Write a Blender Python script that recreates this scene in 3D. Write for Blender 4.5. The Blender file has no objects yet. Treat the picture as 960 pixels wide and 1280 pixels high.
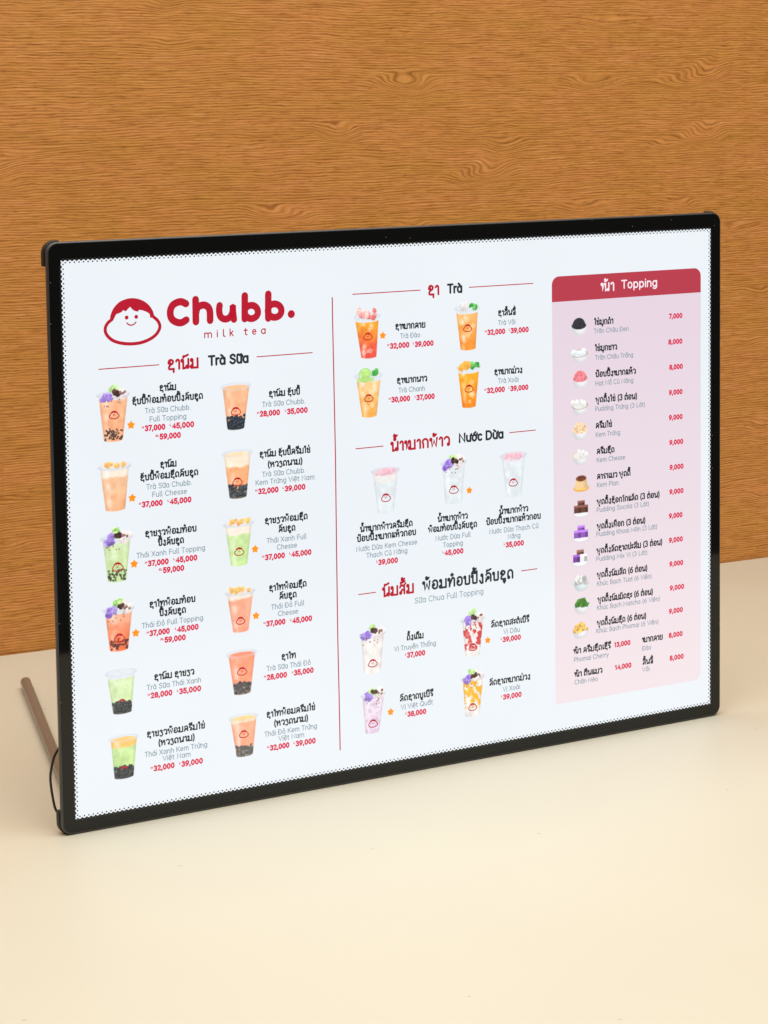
import bpy, math, random, unicodedata
import numpy as np

WORLD_STR = 0.07
CEIL = ((0.15, 1.25, 2.2), (0.25, 1.52, 0.0), (3.5, 2.9), 112.0, (1.0, 0.92, 0.80))
KEY = ((0.06, 1.50, 0.88), (0.06, 1.58, 0.0), (0.16, 0.16), 0.42, (0.86, 0.93, 1.0))
TABLE_COL = ((0.608, 0.588, 0.500), (0.645, 0.630, 0.545))
WOOD_COL = ((0.50, 0.200, 0.042), (0.635, 0.276, 0.070), (0.705, 0.335, 0.110))
TABLE_DEPTH = 1.06

# ------------------------------------------------------------------ camera, world, lamps
R = math.radians
scene = bpy.context.scene
coll = scene.collection
CAM_H = 0.58375
cam_data = bpy.data.cameras.new('camera')
cam = bpy.data.objects.new('camera', cam_data)
coll.objects.link(cam)
cam.location = (0, 0, CAM_H)
cam.rotation_euler = (R(90 - 6.543), 0, 0)
cam_data.sensor_fit = 'VERTICAL'
cam_data.sensor_height = 36
cam_data.sensor_width = 27
cam_data.lens = 36 * 2700 / 1280
cam_data.shift_y = -(640 - 373.8) / 1280
cam_data.clip_start = 0.01
cam_data.clip_end = 100
scene.camera = cam

world = bpy.data.worlds.new('World')
scene.world = world
world.use_nodes = True
bg = world.node_tree.nodes['Background']
bg.inputs['Color'].default_value = (1.0, 0.90, 0.78, 1)
bg.inputs['Strength'].default_value = WORLD_STR

def area_lamp(name, loc, aim, size, power, color):
    d = bpy.data.lights.new(name, 'AREA')
    d.shape = 'RECTANGLE'
    d.size, d.size_y = size
    d.energy = power
    d.color = color
    o = bpy.data.objects.new(name, d)
    coll.objects.link(o)
    o.location = loc
    v = [aim[k] - loc[k] for k in range(3)]
    from mathutils import Vector
    o.rotation_euler = Vector(v).to_track_quat('-Z', 'Y').to_euler()
    return o

area_lamp('ceiling_lamp', *CEIL)
area_lamp('shop_lamp', *KEY)

scene.view_settings.view_transform = 'Standard'
scene.view_settings.look = 'None'
scene.view_settings.exposure = 0
scene.view_settings.gamma = 1
scene.render.engine = 'CYCLES'
scene.cycles.use_denoising = True

# ------------------------------------------------------------------ materials
def lin(c):
    c = np.asarray(c, float) / 255.0
    return np.where(c <= 0.04045, c / 12.92, ((c + 0.055) / 1.055) ** 2.4)

def lin4(c):
    return tuple(float(x) for x in lin(c)) + (1.0,)

def new_mat(name):
    m = bpy.data.materials.new(name)
    m.use_nodes = True
    nt = m.node_tree
    return m, nt, nt.nodes['Principled BSDF'], nt.nodes, nt.links

def plain(name, color, rough, metallic=0.0, spec=0.5, bump=0.0, bscale=400):
    m, nt, b, N, L = new_mat(name)
    b.inputs['Base Color'].default_value = (*color, 1)
    b.inputs['Roughness'].default_value = rough
    b.inputs['Metallic'].default_value = metallic
    b.inputs['Specular IOR Level'].default_value = spec
    tc = N.new('ShaderNodeTexCoord')
    nz = N.new('ShaderNodeTexNoise')
    nz.inputs['Scale'].default_value = bscale
    nz.inputs['Detail'].default_value = 4
    L.new(tc.outputs['Object'], nz.inputs['Vector'])
    mr = N.new('ShaderNodeMapRange')
    mr.inputs['To Min'].default_value = max(0.0, rough - 0.05)
    mr.inputs['To Max'].default_value = rough + 0.05
    L.new(nz.outputs['Fac'], mr.inputs['Value'])
    L.new(mr.outputs['Result'], b.inputs['Roughness'])
    if bump:
        bp = N.new('ShaderNodeBump')
        bp.inputs['Strength'].default_value = bump
        bp.inputs['Distance'].default_value = 0.0005
        L.new(nz.outputs['Fac'], bp.inputs['Height'])
        L.new(bp.outputs['Normal'], b.inputs['Normal'])
    return m

SCREEN_GAIN = 1.06
def backlit(name, color=None, attr=None, lamp=False, mottled=False, rough=0.16, fade=None):
    """printed film with light coming through it: the ink decides what passes"""
    m, nt, b, N, L = new_mat(name)
    b.inputs['Base Color'].default_value = (0.02, 0.02, 0.02, 1)
    b.inputs['Roughness'].default_value = rough
    b.inputs['Emission Strength'].default_value = SCREEN_GAIN
    if attr:
        a = N.new('ShaderNodeAttribute')
        a.attribute_name = attr
        L.new(a.outputs['Color'], b.inputs['Emission Color'])
    elif fade:                            # tint paler toward the foot, the table's reflection put into the colour
        tc = N.new('ShaderNodeTexCoord')
        sp = N.new('ShaderNodeSeparateXYZ')
        L.new(tc.outputs['Object'], sp.inputs[0])
        mr = N.new('ShaderNodeMapRange')
        mr.inputs['From Min'].default_value = 0.38
        mr.inputs['From Max'].default_value = 0.04
        L.new(sp.outputs[1], mr.inputs['Value'])
        mx = N.new('ShaderNodeMix')
        mx.data_type = 'RGBA'
        mx.inputs['A'].default_value = lin4(fade[0])
        mx.inputs['B'].default_value = lin4(fade[1])
        L.new(mr.outputs['Result'], mx.inputs['Factor'])
        L.new(mx.outputs['Result'], b.inputs['Emission Color'])
    elif mottled:
        tc = N.new('ShaderNodeTexCoord')
        nz = N.new('ShaderNodeTexNoise')
        nz.inputs['Scale'].default_value = 7
        nz.inputs['Detail'].default_value = 5
        L.new(tc.outputs['Object'], nz.inputs['Vector'])
        mx = N.new('ShaderNodeMix')
        mx.data_type = 'RGBA'
        c = lin(color)
        mx.inputs['A'].default_value = (*(c * 0.955), 1)
        mx.inputs['B'].default_value = (*(c * 1.035), 1)
        L.new(nz.outputs['Fac'], mx.inputs['Factor'])
        L.new(mx.outputs['Result'], b.inputs['Emission Color'])
    else:
        b.inputs['Emission Color'].default_value = lin4(color)
    m.cycles.emission_sampling = 'FRONT_BACK' if lamp else 'NONE'
    return m

PAPER = (231, 237, 242)
PINK = (228, 213, 223)
M_PAPER = backlit('backlit_film', PAPER, lamp=True, mottled=True)
M_PINK = backlit('pink_film', PINK, fade=((225, 208, 221), (236, 222, 227)))
M_BANNER = backlit('rose_banner_film', (182, 55, 73))
M_RED = backlit('crimson_ink', (182, 0, 38))
M_PRICE = backlit('price_ink', (216, 0, 66))
M_BLACK = backlit('charcoal_ink', (30, 38, 46))
M_GREY = backlit('grey_ink', (136, 155, 166))
M_WHITE = backlit('white_ink', (247, 232, 240))
M_STAR = backlit('orange_ink', (255, 150, 15))
M_DOT = backlit('black_dot_ink', (8, 14, 16))
M_PICT = backlit('picture_ink', attr='ink')

def glossy_black():
    m, nt, b, N, L = new_mat('black_acrylic')
    b.inputs['Base Color'].default_value = (0.004, 0.0045, 0.005, 1)
    b.inputs['Roughness'].default_value = 0.07
    b.inputs['Specular IOR Level'].default_value = 0.42
    tc = N.new('ShaderNodeTexCoord')
    nz = N.new('ShaderNodeTexNoise')
    nz.inputs['Scale'].default_value = 9
    L.new(tc.outputs['Object'], nz.inputs['Vector'])
    mr = N.new('ShaderNodeMapRange')
    mr.inputs['To Min'].default_value = 0.02
    mr.inputs['To Max'].default_value = 0.07
    L.new(nz.outputs['Fac'], mr.inputs['Value'])
    L.new(mr.outputs['Result'], b.inputs['Roughness'])
    # a little dust sitting on the gloss
    vo = N.new('ShaderNodeTexVoronoi')
    vo.voronoi_dimensions = '2D'
    vo.inputs['Scale'].default_value = 46
    L.new(tc.outputs['Object'], vo.inputs['Vector'])
    sc = N.new('ShaderNodeSeparateColor')
    L.new(vo.outputs['Color'], sc.inputs[0])
    gt = N.new('ShaderNodeMath'); gt.operation = 'GREATER_THAN'; gt.inputs[1].default_value = 0.72
    L.new(sc.outputs[0], gt.inputs[0])
    lt = N.new('ShaderNodeMath'); lt.operation = 'LESS_THAN'; lt.inputs[1].default_value = 0.020
    L.new(vo.outputs['Distance'], lt.inputs[0])
    ml = N.new('ShaderNodeMath'); ml.operation = 'MULTIPLY'
    L.new(gt.outputs[0], ml.inputs[0]); L.new(lt.outputs[0], ml.inputs[1])
    mx = N.new('ShaderNodeMix'); mx.data_type = 'RGBA'
    mx.inputs['A'].default_value = (0.004, 0.0045, 0.005, 1)
    mx.inputs['B'].default_value = (0.14, 0.14, 0.135, 1)
    L.new(ml.outputs[0], mx.inputs['Factor'])
    L.new(mx.outputs['Result'], b.inputs['Base Color'])
    return m
M_ACRYL = glossy_black()
M_TRIM = plain('dark_plastic', (0.05, 0.052, 0.056), 0.32)
M_RUBBER = plain('black_rubber', (0.012, 0.013, 0.015), 0.5)
M_STEEL = plain('brushed_steel', (0.27, 0.25, 0.225), 0.32, metallic=0.45)
M_BACK = plain('grey_backing', (0.10, 0.10, 0.105), 0.5)

def math_node(N, L, op, a, b=None):
    n = N.new('ShaderNodeMath')
    n.operation = op
    for k, v in enumerate((a, b)):
        if v is None:
            continue
        if isinstance(v, (int, float)):
            n.inputs[k].default_value = v
        else:
            L.new(v, n.inputs[k])
    return n.outputs[0]

def wood():
    m, nt, b, N, L = new_mat('oak_laminate')
    tc = N.new('ShaderNodeTexCoord')
    sp = N.new('ShaderNodeSeparateXYZ')
    L.new(tc.outputs['Object'], sp.inputs[0])
    def noise(x, z, detail=2.0, rough=0.5, off=0.0):
        cb = N.new('ShaderNodeCombineXYZ')
        L.new(x, cb.inputs[0]); L.new(z, cb.inputs[1])
        cb.inputs[2].default_value = off
        n = N.new('ShaderNodeTexNoise')
        n.inputs['Scale'].default_value = 1.0
        n.inputs['Detail'].default_value = detail
        n.inputs['Roughness'].default_value = rough
        L.new(cb.outputs[0], n.inputs['Vector'])
        return n.outputs['Fac']
    X, Z = sp.outputs[0], sp.outputs[2]
    mul = lambda a, k: math_node(N, L, 'MULTIPLY', a, k)
    add = lambda a, c: math_node(N, L, 'ADD', a, c)
    # growth field: height plus rare swells, so the ring lines close into a few long eyes
    swell = noise(mul(X, 11), mul(Z, 30), 0.0, 0.4, 3.1)
    ms = N.new('ShaderNodeMapRange'); ms.interpolation_type = 'SMOOTHSTEP'
    ms.inputs['From Min'].default_value = 0.63; ms.inputs['From Max'].default_value = 1.02
    L.new(swell, ms.inputs['Value'])
    sway = noise(mul(X, 5), mul(Z, 9), 2.0, 0.5, 4.4)
    ripple = noise(mul(X, 60), mul(Z, 110), 2.0, 0.5, 7.7)
    F = add(add(Z, mul(ms.outputs['Result'], 0.019)), add(mul(ripple, 0.0018), mul(sway, 0.012)))
    # fine ring lines about four millimetres apart, wandering and broken into dashes
    wander = noise(mul(X, 13), mul(F, 75), 2.0, 0.5, 11.0)
    phase = add(mul(F, 2 * math.pi / 0.0026), mul(wander, 12.0))
    wave = math_node(N, L, 'SINE', phase)
    dash = noise(mul(X, 46), mul(F, 520), 2.0, 0.6, 1.3)
    pore = noise(mul(X, 36), mul(F, 640), 2.0, 0.6, 5.6)
    fleck = noise(mul(X, 100), mul(F, 640), 1.0, 0.5, 5.0)
    tone = noise(mul(X, 9), mul(F, 40), 3.0, 0.65, 2.0)
    line = add(mul(wave, 0.30), dash)
    def ramp(v, stops):
        r = N.new('ShaderNodeValToRGB')
        while len(r.color_ramp.elements) < len(stops):
            r.color_ramp.elements.new(0.5)
        for e, (p, c) in zip(r.color_ramp.elements, stops):
            e.position = p; e.color = (*c, 1)
        L.new(v, r.inputs['Fac'])
        return r.outputs['Color']
    WD, WM, WL = WOOD_COL
    base = ramp(pore, [(0.30, WD), (0.46, WM), (0.58, WM), (0.72, WL)])
    lines = ramp(line, [(0.16, (0.66, 0.61, 0.52)), (0.34, (0.93, 0.92, 0.90)), (0.55, (1, 1, 1)), (0.68, (1.03, 1.04, 1.06)), (0.86, (1.17, 1.22, 1.34))])
    flk = ramp(fleck, [(0.28, (0.78, 0.75, 0.7)), (0.42, (1, 1, 1)), (1.0, (1.05, 1.05, 1.05))])
    tn = ramp(tone, [(0.32, (0.95, 0.99, 0.84)), (0.5, (1, 1, 1)), (0.66, (1.05, 1.01, 1.16))])
    def mulc(a, c):
        n = N.new('ShaderNodeMix'); n.data_type = 'RGBA'; n.blend_type = 'MULTIPLY'
        n.inputs['Factor'].default_value = 1
        L.new(a, n.inputs['A']); L.new(c, n.inputs['B'])
        return n.outputs['Result']
    col = mulc(mulc(mulc(base, lines), flk), tn)
    L.new(col, b.inputs['Base Color'])
    b.inputs['Roughness'].default_value = 0.52
    b.inputs['Specular IOR Level'].default_value = 0.35
    bp = N.new('ShaderNodeBump')
    bp.inputs['Strength'].default_value = 0.22
    bp.inputs['Distance'].default_value = 0.0006
    L.new(add(pore, line), bp.inputs['Height'])
    L.new(bp.outputs['Normal'], b.inputs['Normal'])
    return m

def laminate():
    m, nt, b, N, L = new_mat('cream_laminate')
    tc = N.new('ShaderNodeTexCoord')
    def noise(scale, detail, vec=None):
        n = N.new('ShaderNodeTexNoise')
        n.inputs['Scale'].default_value = scale
        n.inputs['Detail'].default_value = detail
        L.new(vec or tc.outputs['Object'], n.inputs['Vector'])
        return n.outputs['Fac']
    a = noise(6, 3); f = noise(240, 4)
    mx = N.new('ShaderNodeMix'); mx.data_type = 'RGBA'
    mx.inputs['A'].default_value = (*TABLE_COL[0], 1)
    mx.inputs['B'].default_value = (*TABLE_COL[1], 1)
    L.new(math_node(N, L, 'ADD', math_node(N, L, 'MULTIPLY', a, 0.75), math_node(N, L, 'MULTIPLY', f, 0.25)), mx.inputs['Factor'])
    # sparse specks and short scuffs of wear
    mp = N.new('ShaderNodeMapping')
    mp.inputs['Rotation'].default_value = (0, 0, 0.5)
    mp.inputs['Scale'].default_value = (7, 12, 7)
    L.new(tc.outputs['Object'], mp.inputs['Vector'])
    vo = N.new('ShaderNodeTexVoronoi')
    vo.voronoi_dimensions = '2D'
    vo.inputs['Scale'].default_value = 1.0
    L.new(mp.outputs[0], vo.inputs['Vector'])
    sepc = N.new('ShaderNodeSeparateColor')
    L.new(vo.outputs['Color'], sepc.inputs[0])
    rare = math_node(N, L, 'GREATER_THAN', sepc.outputs[0], 0.66)
    wob = math_node(N, L, 'ADD', vo.outputs['Distance'], math_node(N, L, 'MULTIPLY', noise(300, 2), 0.02))
    spot = math_node(N, L, 'MULTIPLY', math_node(N, L, 'LESS_THAN', wob, 0.020), rare)
    mx2 = N.new('ShaderNodeMix'); mx2.data_type = 'RGBA'
    L.new(math_node(N, L, 'MULTIPLY', spot, 0.42), mx2.inputs['Factor'])
    L.new(mx.outputs['Result'], mx2.inputs['A'])
    mx2.inputs['B'].default_value = (0.30, 0.22, 0.15, 1)
    L.new(mx2.outputs['Result'], b.inputs['Base Color'])
    mr = N.new('ShaderNodeMapRange')
    mr.inputs['To Min'].default_value = 0.42
    mr.inputs['To Max'].default_value = 0.56
    L.new(a, mr.inputs['Value'])
    L.new(mr.outputs['Result'], b.inputs['Roughness'])
    b.inputs['Specular IOR Level'].default_value = 0.4
    bp = N.new('ShaderNodeBump')
    bp.inputs['Strength'].default_value = 0.05
    bp.inputs['Distance'].default_value = 0.0003
    L.new(f, bp.inputs['Height'])
    L.new(bp.outputs['Normal'], b.inputs['Normal'])
    return m

# printed layout, in millimetres on the film
ITEMS=[
[('n','ຊານົມ',75.8,101.8,89.7,102.1),('n','ຊັບບີ້ພ້ອມທ໋ອບປິ້ງຄົບຊຸດ',53.5,110.2,111.6,110.7),('v','Trà Sữa Chubb.',63.7,117.8,101.2,118.4),('v','Full Topping',67.2,124.2,97.5,125.2),('p','ᴹ37,000',60.7,130.9,80.0,131.6),('p','ᴸ45,000',83.5,130.8,103.8,131.8),('p','ˣᴸ59,000',71.7,138.2,92.6,139.0)],
[('n','ຊານົມ',75.0,160.2,88.6,160.3),('n','ຊັບບີ້ພ້ອມຊີດຄົບຊຸດ',58.5,168.2,106.4,169.1),('v','Trà Sữa Chubb.',63.4,175.6,101.0,176.2),('v','Full Chesse',67.9,181.9,96.6,182.5),('p','ᴹ37,000',56.9,188.4,76.4,189.4),('p','ᴸ45,000',80.3,188.5,100.2,189.3)],
[('n','ຊາຂຽວພ້ອມທ໋ອບ',61.4,211.9,104.0,211.8),('n','ປິ້ງຄົບຊຸດ',71.9,219.6,93.3,219.9),('v','Thái Xanh Full Topping',54.1,226.7,110.7,228.1),('p','ᴹ37,000',60.6,233.9,80.3,234.9),('p','ᴸ45,000',84.1,233.9,104.1,234.7),('p','ˣᴸ59,000',71.9,240.5,93.0,241.5)],
[('n','ຊາໄທພ້ອມທ໋ອບ',63.6,266.4,101.8,266.2),('n','ປິ້ງຄົບຊຸດ',71.6,273.8,93.7,274.0),('v','Thái Đỏ Full Topping',57.1,281.0,107.8,282.1),('p','ᴹ37,000',60.7,287.8,79.9,288.5),('p','ᴸ45,000',84.0,287.6,103.9,288.6),('p','ˣᴸ59,000',71.9,294.3,93.0,295.4)],
[('n','ຊານົມ ຊາຂຽວ',66.1,322.6,99.5,323.0),('v','Trà Sữa Thái Xanh',59.9,329.5,105.0,330.1),('p','ᴹ28,000',60.3,335.8,80.9,336.7),('p','ᴸ35,000',84.5,336.2,104.9,336.7)],
[('n','ຊາຂຽວພ້ອມຄຣີມໄຂ່',59.0,365.6,107.6,366.9),('n','(ຫວຽດນາມ)',68.1,373.5,98.9,375.0),('v','Thái Xanh Kem Trứng',57.0,380.8,109.1,381.9),('v','Việt Nam',71.7,386.3,94.8,387.1),('p','ᴹ32,000',61.4,392.7,81.4,393.7),('p','ᴸ39,000',85.1,393.0,105.1,394.0)],
[('n','ຊານົມ ຊັບບີ້',167.1,113.3,194.3,113.6),('v','Trà Sữa Chubb.',161.3,120.9,198.8,121.2),('p','ᴹ28,000',156.6,127.8,176.6,128.4),('p','ᴸ35,000',180.7,127.9,200.7,128.5)],
[('n','ຊານົມ ຊັບບີ້ຄຣີມໄຂ່',158.2,159.9,202.6,160.3),('n','(ຫວຽດນາມ)',164.9,168.4,195.6,168.6),('v','Trà Sữa Chubb.',160.2,175.3,197.8,176.0),('v','Kem Trứng Việt Nam',154.3,181.3,205.6,182.1),('p','ᴹ32,000',153.9,188.2,174.1,188.9),('p','ᴸ39,000',177.5,188.2,197.6,189.1)],
[('n','ຊາຂຽວພ້ອມຊີດ',161.7,212.8,199.2,212.4),('n','ຄົບຊຸດ',173.4,220.4,188.3,220.5),('v','Thái Xanh Full',163.1,227.8,197.7,228.5),('v','Chesse',171.7,233.9,189.4,234.4),('p','ᴹ37,000',158.8,240.7,178.7,241.4),('p','ᴸ45,000',182.4,240.6,202.0,241.6)],
[('n','ຊາໄທພ້ອມຊີດ',164.3,266.1,197.3,266.0),('n','ຄົບຊຸດ',173.0,273.2,188.4,273.9),('v','Thái Đỏ Full',165.8,280.6,194.7,281.3),('v','Chesse',171.6,286.6,189.4,287.2),('p','ᴹ37,000',158.9,293.2,178.1,294.1),('p','ᴸ45,000',182.2,293.5,201.6,294.6)],
[('n','ຊາໄທ',174.0,321.9,186.9,322.0),('v','Trà Sữa Thái Đỏ',160.9,328.8,199.7,329.9),('p','ᴹ28,000',158.4,335.8,178.7,336.6),('p','ᴸ35,000',182.8,335.6,202.2,336.2)],
[('n','ຊາໄທພ້ອມຄຣີມໄຂ່',160.1,365.9,203.2,366.5),('n','(ຫວຽດນາມ)',166.3,373.3,196.8,375.0),('v','Thái Đỏ Kem Trứng',158.0,380.8,204.4,381.9),('v','Việt Nam',170.2,386.2,192.8,387.1),('p','ᴹ32,000',160.1,392.4,179.7,393.4),('p','ᴸ39,000',183.2,392.6,203.0,393.5)],
[('n','ຊາໝາກຄາຍ',280.1,68.0,308.0,68.2),('v','Trà Đào',284.6,75.6,302.9,75.8),('p','ᴹ32,000',272.5,82.9,292.9,83.2),('p','ᴸ39,000',296.0,83.0,315.4,83.3)],
[('n','ຊາໝາກນາວ',280.9,111.6,309.1,111.6),('v','Trà Chanh',282.3,119.2,306.8,119.3),('p','ᴹ30,000',273.2,126.1,293.0,126.4),('p','ᴸ37,000',297.0,126.3,315.9,126.4)],
[('n','ຊາລິ້ນຈີ່',376.7,62.9,394.0,62.8),('v','Trà Vải',376.8,70.6,393.5,70.8),('p','ᴹ32,000',363.8,77.7,383.6,78.0),('p','ᴸ39,000',386.9,77.7,406.5,78.0)],
[('n','ຊາໝາກມ່ວງ',372.6,110.8,400.2,111.8),('v','Trà Xoài',376.3,118.5,396.2,118.8),('p','ᴹ32,000',362.9,125.6,382.8,125.9),('p','ᴸ39,000',386.2,125.7,405.8,125.9)],
[('n','ນ້ຳໝາກພ້າວຄຣີມຊີດ',245.7,227.9,294.0,228.5),('n','ປ໋ອບປິ້ງໝາກແຫ້ວກອບ',242.7,235.5,297.1,236.1),('v','Nước Dừa Kem Chesse',241.9,244.0,297.9,243.5),('v','Thạch Củ Năng',251.0,249.6,288.8,250.1),('p','ᴸ39,000',259.9,256.5,279.9,256.6)],
[('n','ນ້ຳໝາກພ້າວ',317.4,227.6,346.0,227.7),('n','ພ້ອມທ໋ອບປິ້ງຄົບຊຸດ',308.3,235.7,354.9,235.3),('v','Nước Dừa Full',315.0,243.0,348.4,243.3),('v','Topping',322.2,249.2,341.1,249.4),('p','ᴸ45,000',321.6,255.8,341.5,256.1)],
[('n','ນ້ຳໝາກພ້າວ',376.3,227.4,404.8,227.9),('n','ປ໋ອບປິ້ງໝາກແຫ້ວກອບ',363.6,235.0,417.2,235.4),('v','Nước Dừa Thạch Củ',366.4,242.8,414.8,243.5),('v','Năng',384.3,249.0,396.9,249.3),('p','ᴸ35,000',380.4,255.7,400.3,256.0)],
[('n','ດັ້ງເດີມ',287.1,321.5,303.0,321.6),('v','Vị Truyền Thống',275.3,328.3,314.5,330.3),('p','ᴸ37,000',285.3,335.6,304.3,336.1)],
[('n','ລົດຊາດບູເບີຣີ',280.0,370.8,311.4,371.1),('v','Vị Việt Quất',280.9,378.0,310.9,377.9),('p','ᴸ38,000',285.0,384.3,304.6,385.0)],
[('n','ລົດຊາດສະຕໍເບີຣີ',367.4,321.1,405.0,321.7),('v','Vị Dâu',379.5,328.8,395.7,328.6),('p','ᴸ39,000',376.7,335.1,396.6,335.4)],
[('n','ລົດຊາດໝາກມ່ວງ',365.3,369.7,405.9,370.9),('v','Vị Xoài',378.3,377.1,395.3,377.6),('p','ᴸ39,000',376.6,383.5,396.9,384.5)],
[('n','ໄຂ່ມຸກດຳ',471.9,76.0,491.6,76.4),('v','Trân Châu Đen',471.4,83.3,507.2,83.6),('p','7,000',549.4,75.6,563.8,75.6)],
[('n','ໄຂ່ມຸກຂາວ',472.5,98.2,495.3,98.6),('v','Trân Châu Trắng',472.7,105.7,511.9,106.4),('p','8,000',548.6,97.7,563.8,97.8)],
[('n','ປ໋ອບປິ້ງໝາກແຫ້ວ',473.0,120.1,514.7,120.9),('v','Hạt Nổ Củ Năng',472.6,127.6,512.1,128.3),('p','8,000',549.6,119.6,564.2,119.7)],
[('n','ພຸດດິ້ງໄຂ່ (3 ຕ່ອນ)',472.9,142.0,516.0,142.4),('v','Pudding Trứng (3 Lát)',472.5,149.5,524.2,149.7),('p','9,000',549.3,141.5,563.9,141.7)],
[('n','ຄຣີມໄຂ່',472.8,164.0,489.9,164.1),('v','Kem Trứng',472.8,171.3,498.1,171.9),('p','9,000',549.2,163.3,563.9,163.4)],
[('n','ຄຣີມຊີດ',473.8,186.0,492.3,186.2),('v','Kem Chesse',473.7,193.2,503.3,193.4),('p','9,000',549.6,184.9,564.6,185.3)],
[('n','ຄາຣາເມວ ພຸດດີ້',473.9,207.4,508.8,208.0),('v','Kem Plan',473.9,214.6,496.3,214.8),('p','9,000',549.9,206.8,564.9,206.8)],
[('n','ພຸດດິ້ງຊັອກໂກແລັດ (3 ຕ່ອນ)',473.8,229.2,539.5,229.8),('v','Pudding Socola (3 Lát)',473.5,235.9,528.2,236.2),('p','9,000',549.6,228.1,564.9,228.3)],
[('n','ພຸດດິ້ງເຜືອກ (3 ຕ່ອນ)',473.7,250.3,524.4,250.7),('v','Pudding Khoai Môn (3 Lát)',473.0,256.9,536.8,256.9),('p','9,000',549.1,249.2,563.8,249.3)],
[('n','ພຸດດິ້ງລົດຊາດປະສົມ (3 ຕ່ອນ)',473.3,271.0,542.3,271.9),('v','Pudding Mix Vị (3 Lát)',472.9,277.9,526.4,278.5),('p','9,000',549.1,270.5,564.1,270.7)],
[('n','ພຸດດິ້ງນົມສົດ (6 ຕ່ອນ)',473.5,292.0,526.4,292.8),('v','Khúc Bạch Tươi (6 Viên)',473.5,299.5,530.9,299.8),('p','9,000',549.5,291.4,564.5,291.7)],
[('n','ພຸດດິ້ງນົມມັດຊະ (6 ຕ່ອນ)',474.1,313.4,532.2,314.2),('v','Khúc Bạch Matcha (6 Viên)',473.4,320.0,539.5,321.0),('p','9,000',550.0,312.7,565.5,312.8)],
[('n','ພຸດດິ້ງນົມຊີດ (6 ຕ່ອນ)',473.3,333.7,525.1,334.4),('v','Khúc Bạch Phomai (6 Viên)',472.6,340.1,538.0,340.8),('p','9,000',549.0,333.0,564.1,333.3)],
[('n','ໜ້າ ຄຣີມຊີດເຊີຣີ',449.3,354.8,487.7,355.5),('v','Phomai Cherry',449.5,362.0,485.3,362.7),('p','13,000',491.2,354.7,508.2,355.1)],
[('n','ໝາກຄາຍ',520.6,354.3,542.5,355.3),('v','Đào',520.5,362.0,530.1,362.1),('p','8,000',548.7,354.2,563.8,354.6)],
[('n','ໜ້າ ຕີນແມວ',450.1,374.8,478.9,375.8),('v','Chân Mèo',450.1,381.5,474.0,382.1),('p','14,000',491.8,374.6,509.2,375.0)],
[('n','ລິ້ນຈີ່',520.9,374.3,532.1,374.4),('v','Vải',520.5,380.7,528.3,380.7),('p','8,000',549.7,374.5,565.0,374.9)]]
HEADS=[
[('H','ຊານົມ',82.7,86.1,108.8,86.6),('B','Trà Sữa',116.7,85.3,150.7,85.4)],
[('H','ຊາ',310.5,42.2,321.4,42.3),('B','Trà',328.9,41.5,343.0,41.8)],
[('H','ນ້ຳໝາກພ້າວ',274.6,165.5,330.0,165.9),('B','Nước Dừa',337.9,164.1,381.3,164.3)],
[('H','ນົມສົ້ມ',265.2,282.5,294.7,283.3),('K','ພ້ອມທ໋ອບປິ້ງຄົບຊຸດ',302.4,282.6,390.0,282.2),('S','Sữa Chua Full Topping',294.8,292.1,360.4,292.5)],
[('W','ໜ້າ',479.0,48.1,492.8,48.3),('T','Topping',500.0,46.8,537.3,47.2)]]
RULES=[(27.6,82.2,75.8,82.2),(157.5,81.7,205.4,81.9),(242.1,38.0,303.4,38.1),(349.5,38.3,410.8,38.1),(242.8,161.1,267.6,161.1),(387.1,160.6,412.5,160.5),(243.5,278.7,258.9,278.7),(397.5,277.6,412.9,277.7)]
DIV=[(223.8,39.7),(223.8,57.0),(224.1,101.3),(224.5,164.9),(224.2,241.8),(224.1,312.8),(224.5,358.4),(224.7,402.4)]
PANEL=[(429.6,33.5),(582.6,33.9),(429.4,55.0),(583.3,54.7),(432.1,395.7),(583.8,397.1)]
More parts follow.
